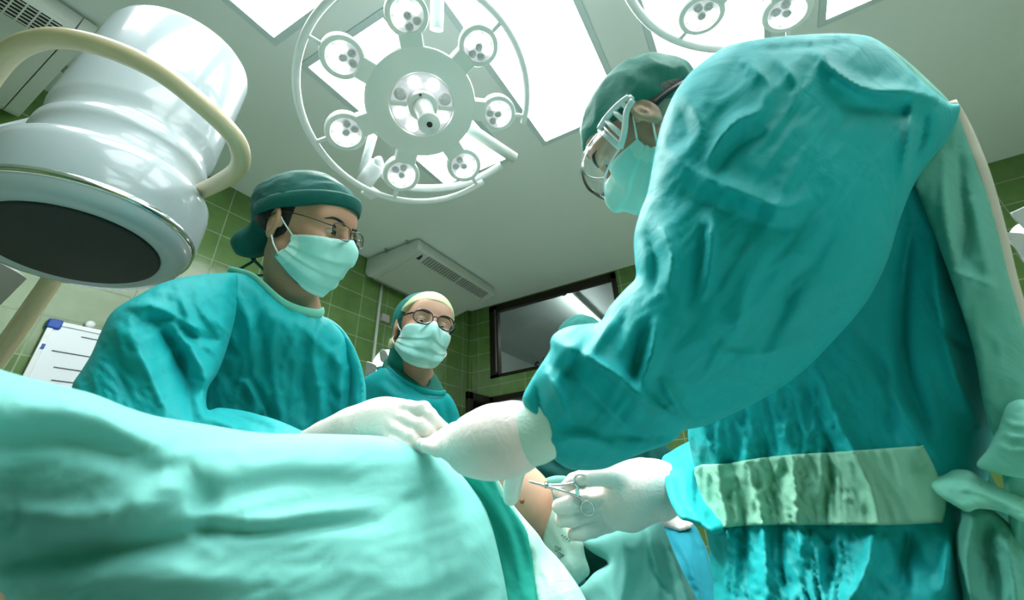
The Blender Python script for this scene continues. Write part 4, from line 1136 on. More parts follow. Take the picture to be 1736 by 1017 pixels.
spectacles(Hw, wom, .0275, .0235, .92, .0020, M['black_plastic'], cx=.0345, drop=.001, fw=.003)
gw = Puff([(612, 645), (632, 632), (652, 622), (668, 632), (690, 650), (715, 663), (740, 668), (757, 666), (768, 678), (777, 698), (783, 725), (790, 790), (795, 900), (780, 1080), (640, 1080), (630, 900), (618, 790), (604, 720), (602, 670)],
          [(650, 640, 1.29), (700, 665, 1.265), (755, 672, 1.31), (690, 760, 1.27), (620, 700, 1.30), (775, 720, 1.36), (680, 1000, 1.08)], k=.55, tmax=.12, step=5,
          strokes=[([(640, 650), (680, 680), (720, 690)], 6, .006), ([(690, 665), (705, 700), (700, 740)], 6, .005), ([(730, 680), (735, 720)], 6, -.006), ([(755, 675), (760, 725)], 4, -.007), ([(650, 640), (690, 668), (750, 676)], 4, -.006)], wr=[(.003, 35, 18, 60, 3.0)])
gownw = obj('gown', gw.geo(), M['gown'], wom)
obj('neckline', strip([P(640, 626, 1.31), P(655, 624, 1.29), P(672, 637, 1.262), P(692, 651, 1.245), P(716, 662, 1.24), P(740, 667, 1.255), P(755, 666, 1.28)], .003, .008, np.array(CM[:, 2])), M['gown'], gownw)
inn = Puff([(648, 622), (658, 606), (672, 610), (684, 628), (704, 645), (724, 655), (728, 632), (738, 634), (750, 655), (754, 668), (738, 676), (700, 665), (670, 645)], [(660, 615, 1.315), (690, 640, 1.29), (735, 650, 1.33), (745, 665, 1.315)], k=.5, tmax=.012, step=4)
obj('scrub_collar', inn.geo(), M['inner'], wom, label='dark green inner collar')
# ------------------------------------------------------------------ the stooping surgeon at the right
Hs = Head((.589, .045, 1.586), (.195, .900, -.390), (-.209, .427, .880), 1.0)
js = dict(neck=(.600, -.055, 1.465), chest=(.80, -.13, 1.22), pelvis=(.93, -.17, .93), sh_l=P(1380, 260, .53), el_l=P(1170, 620, .475), wr_l=P(905, 728, .478), hand_l=P(830, 748, .51),
          sh_r=(.92, -.10, 1.36), el_r=P(1230, 835, .81), wr_r=P(1095, 836, .775), hand_r=P(1045, 846, .775), foot_l=(.78, -.24, 0), foot_r=(.98, -.24, 0))
sur = obj('person', body_mesh(Hs, js, lid=.0045), M['skin_surgeon'], None, (.86, -.22, 0))
prop(sur, 'person in clear goggles and teal gown stooping close by, forceps in one hand', 'person')
eyes(Hs, sur, (1, .25, -.35), [M['sclera'], M['iris'], M['pupil']])
SHOE = Hs.R[:, 0] * [1, 1, 0]; scrubs(js, sur, M['inner'])
brows(Hs, sur, M['hair'], .0030, .0215)
cs = [inter(Hs.ell((-.010, 0, .040), (.112, .087, .088)), Hs.half((.0, 0, .016), (-.42, 0, 1)))]
sc_ = obj('surgical_cap', cap_mesh(cs, Hs, .0055, .05, .004, .02, (1.6, 1, 1)), M['cap_light'], sur)
obj('hair', cap_mesh([inter(Hs.ell((-.020, 0, .020), (.092, .0795, .085)), Hs.half((-.022, 0, .0), (-1, 0, .15)), Hs.half((0, 0, -.012), (.15, 0, 1)), Hs.half((.0, 0, .05), (.3, 0, -1)))], Hs, .001, .02, .004, 0), M['hair_grey'], sur)
face_mask(Hs, sur, wide=1.02, long=1.02, lift=.000)
# goggles: a wrap-round clear shell, milky slotted side arms, a strap
def gp(a, u):                       # a: angle from straight ahead
    r = 1.0
    return Hs.w(.020 + .104 * math.cos(a) ** .8 if math.cos(a) > 0 else .02, .088 * math.sin(a), u)
na, nu = 45, 15; A = []
for i in range(nu):
    t = i / (nu - 1)
    for j in range(na):
        a = -1.42 + 2.84 * j / (na - 1)
        u0 = -.030 - .006 * math.cos(2 * a) + .014 * math.exp(-(a / .18) ** 2); u1 = .033 - .010 * abs(a / 1.42) ** 2
        bulge = .016 * math.sin(pi * t) ** .7
        p = gp(a, u0 + (u1 - u0) * t); o = Hs.R @ np.array([math.cos(a), math.sin(a), 0])
        A.append(p + o * bulge)
A = np.array(A); Bk = A - (A - Hs.w(.0, 0, 0)) / np.linalg.norm(A - Hs.w(0, 0, 0), axis=1)[:, None] * .0016
n = len(A); Fg = []
for i in range(nu - 1):
    for j in range(na - 1):
        q = (i * na + j, i * na + j + 1, (i + 1) * na + j + 1, (i + 1) * na + j); Fg.append(q); Fg.append(tuple(k + n for k in q[::-1]))
rim = [j for j in range(na)] + [i * na + na - 1 for i in range(1, nu)] + [(nu - 1) * na + j for j in range(na - 2, -1, -1)] + [i * na for i in range(nu - 2, 0, -1)]
for a, b_ in zip(rim, rim[1:] + rim[:1]): Fg.append((a, b_, b_ + n, a + n))
gog = obj('goggles', (np.concatenate([A, Bk]), Fg), M['goggle'], sur)
obj('goggle_rim', MB().tube([A[k] for k in rim], .0017, 8, closed=True).geo(), M['goggle_arm'], gog)
for s in (1, -1):
    # slotted side arm: outline in (f, u) on the side of the head, with bars between the slots
    b = MB()
    def sp_(f, u): return Hs.w(f, s * (.0905 - .10 * max(0, f - .03)), u)
    top = [sp_(.052, .026), sp_(.030, .030), sp_(.005, .030), sp_(-.014, .026)]
    bot = [sp_(.050, -.026), sp_(.028, -.012), sp_(.005, .010), sp_(-.014, .017)]
    b.tube(top, .0055, 8, sm=4); b.tube(bot, .0055, 8, sm=4)
    for k in range(5):
        t = k / 4
        i0 = catmull(top, 12)[int(t * 36)]; i1 = catmull(bot, 12)[int(t * 36)]
        b.tube([i0, i1], .0045, 8)
    obj('side_arm', b.geo(), M['goggle_arm'], gog)
strap_ = [Hs.w(-.014, s_ * .090 * 1.0, .021) for s_ in ()]
for a in np.linspace(1.75, 2 * pi - 1.75, 24): strap_.append(Hs.w(-.014 + .106 * math.cos(a), .086 * math.sin(a), -.012))
obj('goggle_strap', strip(strap_,   .0014, .0045, Hs.R[:, 2]), M['ink'], gog)

# gown: body, sleeves, mint back panel, sash, ties
lowleft = lambda q: 1 / (1 + np.exp((q[:, 0] - 1440 - .25 * np.maximum(q[:, 1] - 880, 0)) / 30)) / (1 + np.exp((650 - q[:, 1]) / 25))
tor = Puff([(1300, 130), (1400, 95), (1480, 90), (1560, 150), (1618, 215), (1650, 310), (1672, 450), (1690, 600), (1690, 720), (1668, 850), (1655, 950), (1660, 1050), (1700, 1300), (1180, 1300), (1205, 1100), (1210, 1017), (1204, 950), (1196, 890), (1184, 830), (1172, 770), (1166, 720), (1175, 600), (1200, 400), (1240, 220)],
           [(1300, 250, .70), (1500, 200, .64), (1650, 420, .60), (1400, 450, .68), (1190, 700, .72), (1190, 850, .70), (1420, 800, .62), (1660, 750, .56), (1230, 1010, .60), (1450, 1010, .53), (1650, 1010, .48), (1250, 1280, .48), (1650, 1280, .38)], k=.55, tmax=.10, step=6,
           strokes=[([(1190, 740), (1215, 780), (1225, 850), (1235, 930), (1230, 1017)], 9, .010), ([(1225, 735), (1240, 790), (1262, 860), (1262, 960), (1275, 1040)], 9, -.012), ([(1262, 735), (1270, 800), (1290, 870), (1300, 980), (1310, 1040)], 9, .010), ([(1290, 730), (1310, 800), (1322, 900), (1330, 1000)], 8, -.010), ([(1330, 720), (1345, 790), (1350, 880), (1372, 980)], 9, .009),
                    ([(1378, 615), (1410, 690), (1445, 760), (1480, 840), (1490, 900)], 8, .010), ([(1360, 640), (1400, 740), (1440, 830)], 10, -.006), ([(1500, 640), (1540, 720), (1570, 790)], 16, .010), ([(1545, 380), (1530, 500), (1535, 620), (1575, 740)], 14, -.016), ([(1580, 400), (1590, 520), (1620, 640), (1660, 720)], 16, .014), ([(1555, 470), (1600, 560), (1660, 600)], 10, -.006),
                    ([(1400, 740), (1410, 800), (1400, 880), (1420, 1000)], 10, -.008), ([(1480, 900), (1470, 960), (1430, 1040)], 14, .014), ([(1540, 900), (1530, 1000)], 14, -.012), ([(1610, 900), (1600, 1010)], 12, .012), ([(1460, 560), (1500, 640), (1520, 740)], 12, -.008)],
           wr=[(.0065, 70, 15, 78, 5.0, lowleft), (.0042, 28, 10, 62, 2.0, lowleft), (.002, 130, 34, 70, 9.0)])
gowns = obj('gown', tor.geo(), M['gown'], sur)
lsl = Puff([(1182, 112), (1215, 88), (1252, 72), (1320, 62), (1400, 57), (1450, 58), (1484, 66), (1520, 95), (1556, 130), (1590, 160), (1612, 176), (1628, 178), (1622, 205), (1604, 240), (1575, 275), (1550, 312), (1526, 370), (1505, 440), (1470, 510), (1420, 570), (1360, 630), (1300, 672), (1245, 700), (1195, 722), (1158, 730), (1150, 741), (1128, 754), (1086, 769), (1050, 785), (1020, 796), (975, 797), (951, 788), (930, 768), (908, 730), (892, 700), (886, 674), (903, 640), (921, 612), (933, 592), (933, 577), (942, 564), (965, 553), (995, 549), (1018, 545), (1034, 519), (1060, 490), (1078, 470), (1076, 440), (1075, 400), (1085, 360), (1098, 325), (1108, 270), (1120, 215), (1140, 165), (1160, 135)],
           [(1400, 100, .53), (1250, 150, .52), (1550, 200, .55), (1330, 300, .49), (1120, 260, .53), (1450, 480, .48), (1200, 550, .475), (1100, 650, .475), (980, 590, .485), (930, 690, .478), (1000, 780, .478), (1150, 720, .48)], k=.68, tmax=.105, step=6,
           strokes=[([(948, 582), (998, 606), (1057, 645), (1110, 690), (1172, 722)], 11, .020), ([(960, 625), (1010, 670), (1060, 720), (1120, 745)], 24, -.014), ([(1040, 540), (1020, 570), (1004, 600)], 8, .010), ([(1062, 520), (1050, 560), (1030, 590)], 8, -.006), ([(1098, 545), (1083, 594), (1073, 655)], 9, -.014), ([(1115, 540), (1105, 600), (1085, 660)], 9, .010),
                    ([(925, 625), (948, 670), (966, 715)], 8, .013), ([(905, 640), (915, 690), (935, 740)], 8, -.010), ([(985, 590), (970, 620), (955, 640)], 7, -.010), ([(930, 750), (990, 740), (1060, 770)], 10, .010), ([(1040, 735), (1100, 742), (1145, 740)], 10, -.009), ([(1120, 640), (1150, 690), (1168, 722)], 8, .010),
                    ([(1196, 277), (1222, 235), (1250, 205), (1295, 187)], 9, .011), ([(1215, 290), (1250, 250), (1300, 225)], 9, -.008), ([(1162, 160), (1180, 190), (1191, 214), (1170, 250), (1140, 268)], 12, .006), ([(1150, 180), (1165, 225), (1135, 250)], 12, -.005), ([(1128, 262), (1191, 300), (1277, 335), (1331, 354), (1380, 330)], 18, .010), ([(1150, 330), (1210, 350), (1280, 375), (1340, 390)], 24, -.008),
                    ([(1376, 72), (1413, 120), (1470, 152), (1548, 157), (1624, 180)], 10, .016), ([(1430, 180), (1500, 185), (1560, 200)], 14, -.010), ([(1548, 157), (1540, 220), (1526, 300)], 8, .012), ([(1570, 190), (1562, 240), (1545, 290)], 10, -.014), ([(1209, 360), (1205, 430), (1196, 500)], 9, .010), ([(1190, 380), (1186, 450), (1170, 520)], 9, -.009), ([(1120, 380), (1140, 430), (1135, 490)], 9, .010), ([(1095, 390), (1110, 440), (1108, 500)], 9, -.010),
                    ([(1250, 95), (1300, 140), (1290, 190)], 9, .007), ([(1310, 95), (1350, 140), (1340, 190)], 9, .006), ([(1300, 420), (1260, 500), (1250, 590)], 16, .008), ([(1350, 430), (1330, 520), (1290, 600)], 16, -.007), ([(1190, 560), (1230, 600), (1300, 600), (1380, 570)], 14, .006), ([(1300, 660), (1400, 570), (1480, 450)], 14, -.006), ([(1120, 150), (1165, 110), (1230, 88)], 7, -.006), ([(1260, 85), (1350, 80), (1440, 72)], 7, -.007)],
           wr=[(.0035, 150, 40, 122, 1.5), (.0014, 50, 16, 130, 8.0)])
obj('sleeve', lsl.geo(), M['gown'], gowns)
rsl = Puff([(1122, 778), (1136, 766), (1160, 752), (1200, 735), (1240, 740), (1262, 800), (1250, 880), (1215, 905), (1188, 892), (1168, 884), (1152, 878), (1136, 850), (1126, 815)], [(1130, 820, .74), (1190, 820, .76), (1240, 810, .80)], k=.9, tmax=.065, step=5,
           strokes=[([(1140, 790), (1162, 800), (1163, 845)], 5, .007), ([(1150, 770), (1180, 790), (1180, 850)], 6, -.008), ([(1130, 800), (1150, 820), (1152, 862)], 5, -.007), ([(1160, 760), (1174, 800), (1172, 870)], 5, .006)], wr=[(.0045, 26, 13, 60, 2.0), (.0015, 14, 8, 90, 5.0)])
obj('sleeve', rsl.geo(), M['gown'], gowns)
bp = Puff([(1478, 66), (1510, 82), (1540, 105), (1575, 137), (1608, 170), (1630, 205), (1648, 245), (1668, 300), (1690, 380), (1712, 470), (1738, 560), (1765, 680), (1790, 850), (1800, 1100), (1720, 1100), (1712, 900), (1690, 760), (1668, 690), (1652, 600), (1628, 520), (1600, 440), (1570, 360), (1545, 300), (1530, 200), (1505, 120)],
          [(1500, 90, .60), (1600, 200, .585), (1570, 330, .545), (1660, 400, .535), (1720, 600, .50), (1680, 650, .485), (1760, 900, .44)], k=.5, tmax=.03, step=6,
          strokes=[([(1625, 240), (1632, 330), (1640, 400), (1625, 470)], 12, -.014), ([(1600, 260), (1600, 360), (1620, 450), (1650, 520)], 10, .010), ([(1590, 455), (1640, 470), (1690, 490)], 8, .009), ([(1650, 330), (1665, 420), (1690, 520)], 16, .008)], wr=[(.003, 60, 30, 80, 4.0)])
back = obj('back_panel', bp.geo(), M['gown_back'], gowns, label='faded green back panel')
hem = [(1612, 172, .585), (1632, 206, .578), (1650, 246, .565), (1670, 300, .55), (1692, 380, .535), (1713, 470, .52), (1738, 560, .505), (1764, 680, .485)]
obj('panel_hem', strip([P(*q) for q in hem], .003, .009, np.array(CM[:, 0])), M['hem'], back, label='pale bleached hem')
sash = sheet(tor, [(1178, 792), (1230, 786), (1290, 776), (1350, 770), (1420, 766), (1500, 760), (1560, 756), (1566, 757), (1588, 800), (1604, 850), (1598, 884), (1592, 886), (1500, 890), (1400, 890), (1300, 890), (1240, 893), (1198, 895), (1188, 840)], .005, .006)
obj('sash', sash.geo(), M['sash'], gowns, label='light green waist sash')
kn = Puff([(1572, 815), (1600, 805), (1618, 796), (1645, 798), (1665, 812), (1700, 828), (1745, 850), (1760, 880), (1735, 885), (1700, 868), (1660, 862), (1640, 868), (1615, 855), (1592, 840)], [(1580, 825, .475), (1640, 830, .46), (1740, 865, .42)], k=.7, tmax=.02, step=4, strokes=[([(1600, 825), (1660, 835), (1740, 870)], 6, .006), ([(1640, 810), (1700, 845)], 5, -.005)], wr=[(.002, 30, 10, 20, 3.)])
knot = obj('sash_knot', kn.geo(), M['trim'], gowns, label='pale green knot of the waist tie')
t1 = Puff([(1632, 850), (1660, 855), (1690, 870), (1720, 900), (1750, 960), (1770, 1100), (1640, 1100), (1632, 1010), (1622, 960), (1620, 910), (1628, 880)], [(1650, 870, .455), (1640, 1000, .43), (1740, 1000, .41)], k=.5, tmax=.02, step=5, strokes=[([(1655, 870), (1640, 930), (1645, 1017)], 8, .010), ([(1680, 880), (1675, 940), (1690, 1030)], 9, -.010), ([(1700, 900), (1715, 960), (1725, 1030)], 9, .010)], wr=[(.003, 40, 14, 80, 5.)])
obj('tie_end', t1.geo(), M['gown_back'], knot)
t2 = Puff([(1700, 690), (1716, 680), (1740, 678), (1770, 700), (1780, 820), (1745, 812), (1715, 808), (1680, 800), (1655, 788), (1675, 760), (1690, 725)], [(1715, 700, .46), (1690, 780, .45), (1750, 780, .43)], k=.5, tmax=.02, step=5, strokes=[([(1705, 715), (1725, 722), (1760, 722)], 5, .005), ([(1698, 735), (1722, 742), (1760, 742)], 5, .005), ([(1690, 755), (1722, 764), (1760, 764)], 5, .005)], wr=[(.002, 30, 14, 10, 5.)])
obj('tie_end', t2.geo(), M['trim'], knot)
# left glove reaching over the drape, with its knitted cuff
obj('knit_cuff', sdf_mesh(fingers_px([[(885, 742, .482, 46), (905, 733, .478, 50), (940, 712, .478, 52)]]), .004), M['cuff'], gowns)
glove('glove', [[(875, 741, .482, 54), (850, 745, .49, 48), (825, 750, .505, 43), (800, 754, .525, 35), (778, 753, .545, 24)]],
      [[(806, 766, .515, 15), (770, 765, .535, 13), (744, 762, .55, 12), (722, 757, .56, 9.5)], [(804, 750, .518, 15), (765, 751, .542, 13), (738, 753, .565, 12), (714, 752, .575, 9)], [(804, 735, .525, 15), (768, 739, .552, 13), (742, 746, .58, 12), (718, 750, .59, 9)],
       [(802, 722, .545, 15), (770, 729, .57, 12), (750, 738, .595, 11), (732, 746, .60, 9)], [(880, 775, .53, 24), (873, 800, .55, 17), (869, 824, .575, 15), (866, 843, .60, 13)]], sur, k=.004)
# right glove holding the forceps, palm to the camera
glove('glove', [[(1116, 829, .775, 46), (1085, 834, .77, 40), (1055, 845, .77, 36), (1030, 850, .772, 22)], [(1080, 822, .77, 34), (1045, 815, .765, 18)], [(1060, 862, .772, 30), (1035, 876, .775, 16)]],
      [[(1062, 812, .765, 20), (1028, 806, .745, 17), (998, 808, .735, 15), (972, 815, .735, 12), (958, 826, .738, 9)], [(1012, 826, .775, 14), (980, 830, .77, 12), (960, 833, .765, 11), (946, 833, .76, 9)],
       [(1018, 846, .765, 14), (988, 851, .735, 13.5), (964, 855, .718, 13), (947, 858, .714, 11.5)], [(1020, 869, .765, 13.5), (990, 876, .735, 12.5), (967, 880, .716, 12), (951, 882, .711, 10.5)], [(1028, 889, .765, 13), (1006, 898, .735, 12), (988, 904, .716, 11), (972, 906, .711, 9.5)]], sur, k=.003)
# ------------------------------------------------------------------ forceps
fp = thing('needle_holder', P(985, 845, .72), 'steel locking forceps held in the gloved hand over the opening', 'forceps')
def fq(x, y, d=.716): return P(x, y, d)
for i, (sh, ring_c, dd) in enumerate(((((897, 815), (925, 824), (955, 833), (984, 843), (989, 850)), (996, 861), .714), (((897, 817), (925, 822), (955, 822), (975, 818)), (985, 816), .722))):
    b = MB(); b.tube([fq(*q, dd) for q in sh], [.0012, .0026, .0024, .0022, .0022][:len(sh)], 10, sm=4)
    c = P(ring_c[0], ring_c[1], dd)
    ax1 = CM[:, 0] * .5 + CM[:, 2] * -.86; ax2 = np.cross(CM[:, 1], ax1)
    b.tube([c + .0125 * math.cos(a) * ax1 + .0105 * math.sin(a) * ax2 for a in np.linspace(0, 2 * pi, 28, endpoint=False)], .0018, 8, closed=True)
    obj('shank', b.geo(), M['metal'], fp)
obj('hinge', MB().lathe(fq(926, 823, .712), -CM[:, 1], [(.004, -.006), (.004, .002), (.0, .003)], 16).geo(), M['metal'], fp)
obj('ratchet', MB().box(fq(979, 834, .716), (.004, .006, .012)).geo(), M['metal'], fp, smooth=False)

# ------------------------------------------------------------------ the fourth person behind the arm
H4 = Head(P(992, 604, 1.40), (-.75, -.25, -.35), (-.2, 0, 1), .98)
j4 = dict(neck=P(1010, 655, 1.36), chest=P(1030, 740, 1.36), pelvis=(1.52, .57, .92), sh_l=P(1070, 690, 1.30), el_l=P(1125, 800, 1.26), wr_l=P(1128, 880, 1.18), hand_l=P(1150, 884, 1.15),
          sh_r=P(965, 690, 1.42), el_r=P(930, 790, 1.36), wr_r=P(960, 850, 1.22), hand_r=P(975, 858, 1.16), foot_l=(1.52, .47, 0), foot_r=(1.52, .68, 0))
p4 = obj('person', body_mesh(H4, j4, fine=.005), M['skin_man'], None, (1.52, .57, 0))
prop(p4, 'person mostly hidden behind the surgeon\'s raised arm, only green cap top and dark gown showing', 'person')
obj('surgical_cap', cap_mesh([inter(H4.ell((-.014, 0, .044), (.106, .09, .094)), H4.half((.0, 0, .028), (-.30, 0, 1)))], H4, .004, .04, .005, .02), M['cap_teal'], p4)
face_mask(H4, p4); SHOE = H4.R[:, 0] * [1, 1, 0]; scrubs(j4, p4, M['inner'])
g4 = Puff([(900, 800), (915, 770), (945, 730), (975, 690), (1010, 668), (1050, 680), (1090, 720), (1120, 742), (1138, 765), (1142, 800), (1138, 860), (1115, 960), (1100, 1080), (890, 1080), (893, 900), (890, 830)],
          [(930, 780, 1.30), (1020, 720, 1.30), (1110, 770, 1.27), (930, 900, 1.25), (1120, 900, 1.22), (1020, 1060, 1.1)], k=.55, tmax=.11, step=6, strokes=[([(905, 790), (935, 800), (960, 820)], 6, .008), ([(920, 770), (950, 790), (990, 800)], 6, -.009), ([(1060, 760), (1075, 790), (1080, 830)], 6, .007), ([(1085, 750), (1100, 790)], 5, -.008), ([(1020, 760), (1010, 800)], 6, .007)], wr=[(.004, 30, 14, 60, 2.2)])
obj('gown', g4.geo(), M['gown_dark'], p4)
glove('glove', [[(1122, 888, 1.15, 12), (1140, 882, 1.13, 11), (1152, 884, 1.12, 9)]], [[(1150, 880, 1.12, 6), (1162, 882, 1.11, 5.5), (1170, 888, 1.10, 5)], [(1150, 884, 1.115, 6), (1160, 887, 1.10, 5.5), (1167, 891, 1.09, 4.5)], [(1146, 888, 1.11, 6), (1155, 891, 1.10, 5), (1160, 894, 1.09, 4.5)], [(1140, 891, 1.11, 5), (1148, 894, 1.10, 4.5), (1153, 896, 1.09, 4)], [(1138, 878, 1.13, 6), (1150, 875, 1.12, 5), (1158, 877, 1.115, 4.5)]], p4, k=.006, st=.0035)

# ------------------------------------------------------------------ patient, drapes, tables
Hp = Head((-.62, .47, 1.02), (.05, 0, 1), (-1, 0, .05), 1.0)
jp = dict(neck=(-.50, .47, .99), chest=(-.15, .56, .97), pelvis=(.42, .55, .96), sh_l=(-.36, .64, .95), el_l=(-.16, .655, .91), wr_l=(.04, .65, .90), hand_l=(.10, .64, .90), sh_r=(-.36, .46, .95), el_r=(-.16, .44, .91), wr_r=(.04, .45, .90), hand_r=(.10, .46, .90))
lo = np.array([-.85, .25, .80]); hi = np.array([1.25, .80, 1.25])
F = Field(axis(lo[0], hi[0], .016, [(-.75, -.48, .005), (.60, .90, .005)]), axis(lo[1], hi[1], .012, [(.3, .5, .005)]), axis(lo[2], hi[2], .012, [(.9, 1.1, .005)]))
head_into(F, Hp)
F.op(cap(Hp.w(-.02, 0, -.055), jp['neck'], .052, .056), .02)
for a, b_, ra, rb in ((jp['neck'], jp['chest'], .055, .085), (jp['chest'], jp['pelvis'], .085, .08)): F.op(cap(a, b_, ra, rb), .05)
for s in ('_l', '_r'):
    F.op(cap(jp['neck'], jp['sh' + s], .05, .05), .05)
    for p in chain([jp[k + s] for k in ('sh', 'el', 'wr', 'hand')], [.045, .036, .026, .026]): F.op(p, .03)
for y in (.54, .46):
    for p in chain([(.42, y + .05, .955), (.80, y + .06, .91), (1.08, y + .04, .92), (1.12, y + .04, .98)], [.07, .05, .04, .035]): F.op(p, .04)
a_ = P(842, 800, .79); b_ = P(880, 850, .785); c_ = P(908, 930, .795)
F.op(cap(a_, b_, .045, .050), .05); F.op(cap(b_, c_, .050, .045), .05)
pat = obj('person', F.mesh(), M['skin_patient'], None, (0, .48, .90))
prop(pat, 'patient lying under the mint drapes, only a strip of bare skin showing', 'person')
mo = P(885, 849, .724)
obj('skin_mark', MB().ball(P(885, 849, .7315), .0045, 12).geo(), mk('brown_mole', (.30, .13, .08), .6), pat)

# sheet over the part of the patient that lies outside the picture
nx_, ny_ = 44, 40; V = []
for i in range(nx_):
    for j in range(ny_):
        x = -.50 + .60 * i / (nx_ - 1); y = .235 + .58 * j / (ny_ - 1)
        r = .125 - .02 * abs(x + .15); z = .97 + math.sqrt(max(r * r - (y - .55) ** 2 * .45, 0)) if abs(y - .55) < .26 else .90
        z = .90 + (z - .90) * (1 / (1 + math.exp((abs(y - .545) - .235) / .018)))
        if y < .275: z -= (.275 - y) * 5
        if y > .775: z -= (y - .775) * 5
        V.append((x, min(max(y, .27), .782) + .006 * math.sin(x * 22 + y * 9), z + .006 * noise.noise(Vector((x * 9, y * 14, 2)))))
V = np.array(V); n_ = len(V); V = np.concatenate([V, V - [0, 0, .004]]); Fc = []
for i in range(nx_ - 1):
    for j in range(ny_ - 1):
        q = (i * ny_ + j, i * ny_ + j + 1, (i + 1) * ny_ + j + 1, (i + 1) * ny_ + j); Fc.append(q); Fc.append(tuple(k + n_ for k in q[::-1]))
d0 = obj('body_sheet', (V, Fc), M['drape'], None, (-.2, .5, .97)); prop(d0, 'mint sheet over the patient\'s chest, outside the picture at the left', 'sheet')
dr = Puff([(-200, 575), (-60, 602), (0, 626), (60, 643), (110, 655), (160, 668), (210, 688), (260, 704), (310, 713), (360, 721), (400, 728), (450, 734), (520, 735), (600, 737), (650, 740), (690, 750), (722, 760), (752, 776), (780, 802), (802, 828), (821, 858), (836, 900), (848, 950), (858, 1000), (866, 1060), (872, 1180), (500, 1240), (-250, 1240)],
          [(-100, 620, .30), (0, 640, .33), (200, 700, .37), (400, 740, .44), (600, 745, .54), (700, 760, .60), (800, 840, .645), (845, 950, .60), (0, 800, .34), (200, 850, .36), (400, 880, .40), (600, 850, .50), (750, 950, .52), (0, 1000, .34), (300, 1050, .36), (600, 1050, .43), (860, 1100, .50), (300, 1230, .32), (800, 1230, .45)], k=.42, tmax=.06, step=8,
          strokes=[([(-20, 760), (80, 745), (180, 760), (280, 800)], 26, -.006, 's'), ([(-20, 700), (100, 690), (200, 720), (290, 770)], 30, .006, 's'), ([(20, 870), (150, 880), (250, 850), (330, 800)], 24, .006, 's'), ([(-20, 960), (120, 930), (220, 925), (330, 905), (420, 880)], 22, -.008, 's'), ([(330, 900), (450, 900), (560, 890), (640, 885)], 12, -.006, 's'), ([(330, 880), (450, 880), (560, 865), (650, 860)], 14, .005, 's'),
                   ([(330, 850), (420, 830), (520, 812), (600, 815)], 20, -.005, 's'), ([(300, 790), (345, 840), (340, 900)], 24, -.006, 's'), ([(350, 790), (480, 780), (620, 790)], 26, .004, 's'), ([(680, 855), (715, 840), (735, 825)], 10, -.004, 's'), ([(700, 760), (770, 830), (800, 900), (815, 1000)], 20, .006, 's'), ([(60, 1000), (250, 980), (450, 985)], 26, .005, 's')],
          wr=[(.0022, 190, 60, -8, 1.7), (.0010, 60, 26, -20, 7.0)])
d1 = obj('surgical_drape', dr.geo(), M['drape'], None, (.3, .45, 1.0)); prop(d1, 'big mint green drape mounded over the patient in the front left', 'drape', 'drapes over the patient')
st_ = Puff([(735, 768), (770, 782), (800, 788), (830, 796), (846, 832), (858, 850), (872, 868), (888, 890), (900, 915), (912, 960), (922, 1010), (932, 1100), (930, 1180), (840, 1180), (850, 1060), (840, 960), (822, 890), (800, 845), (770, 805)],
           [(760, 785, .655), (830, 810, .67), (870, 880, .67), (850, 960, .64), (905, 960, .645), (890, 1100, .56)], k=.5, tmax=.02, step=5, strokes=[([(800, 800), (840, 860), (868, 920), (890, 1017)], 7, .007), ([(815, 800), (852, 850), (880, 910), (902, 1000)], 5, -.007), ([(790, 810), (830, 870), (860, 960)], 7, -.006)], wr=[(.0015, 60, 14, 60, 3.)])
d2 = obj('surgical_drape', st_.geo(), M['drape_deep'], None, (.7, .4, 1.0)); prop(d2, 'deep green drape edge folded down between the mint drape and the bare skin', 'drape', 'drapes over the patient')
ps = Puff([(822, 792), (834, 797), (846, 815), (858, 838), (872, 858), (890, 880), (912, 905), (925, 925), (945, 945), (968, 975), (990, 1010), (1015, 1070), (1030, 1180), (915, 1180), (918, 1080), (908, 1000), (898, 940), (885, 895), (866, 866), (850, 846), (836, 820)],
          [(830, 800, .70), (860, 850, .695), (920, 940, .66), (900, 920, .66), (970, 1000, .63), (980, 1150, .55)], k=.5, tmax=.018, step=5, strokes=[([(880, 880), (920, 960), (945, 1030)], 8, .006), ([(905, 900), (950, 970), (985, 1040)], 8, -.004)], wr=[(.0015, 50, 16, 55, 9.)])
d3 = obj('surgical_drape', ps.geo(), M['drape_pale'], None, (.75, .38, .98)); prop(d3, 'washed out pale towel strip below the bare skin', 'drape', 'drapes over the patient')
stp = Puff([(905, 842), (915, 845), (932, 857), (948, 878), (964, 900), (978, 912), (988, 920), (992, 942), (1000, 970), (988, 984), (970, 996), (945, 985), (928, 955), (920, 922), (918, 880)], [(915, 860, .765), (950, 920, .750), (990, 970, .722), (930, 950, .728)], k=.4, tmax=.012, step=4, strokes=[([(925, 870), (950, 920), (975, 975)], 8, .004)], wr=[(.001, 40, 14, 55, 9.)])
d4 = obj('surgical_drape', stp.geo(), M['drape_pale'], None, (.8, .36, 1.0)); prop(d4, 'pale green towel with a faint grey stamp beside the bare skin', 'drape', 'drapes over the patient')
b = MB()
for (sx, sy) in ((945, 930), (950, 941)):
    c = np.array([[sx + (4 + 2.2 * math.cos(3 * a)) * math.cos(a), sy + (3.4 + 2 * math.cos(3 * a)) * math.sin(a)] for a in np.linspace(0, 2 * pi, 24, endpoint=False)])
    f_ = stp.front(c); b.tube([P(c[i][0], c[i][1], f_[i] - .0005) for i in range(24)], .0005, 6, closed=True)
for k in range(4):
    c = np.array([[952 + 4 * k, 908 + 3 * k], [955 + 4 * k, 906 + 3 * k]]); f_ = stp.front(c); b.tube([P(c[i][0], c[i][1], f_[i] - .0005) for i in range(2)], .0007, 6)
obj('ink_stamp', b.geo(), mk('faded_ink', (.22, .30, .28), .8), d4)
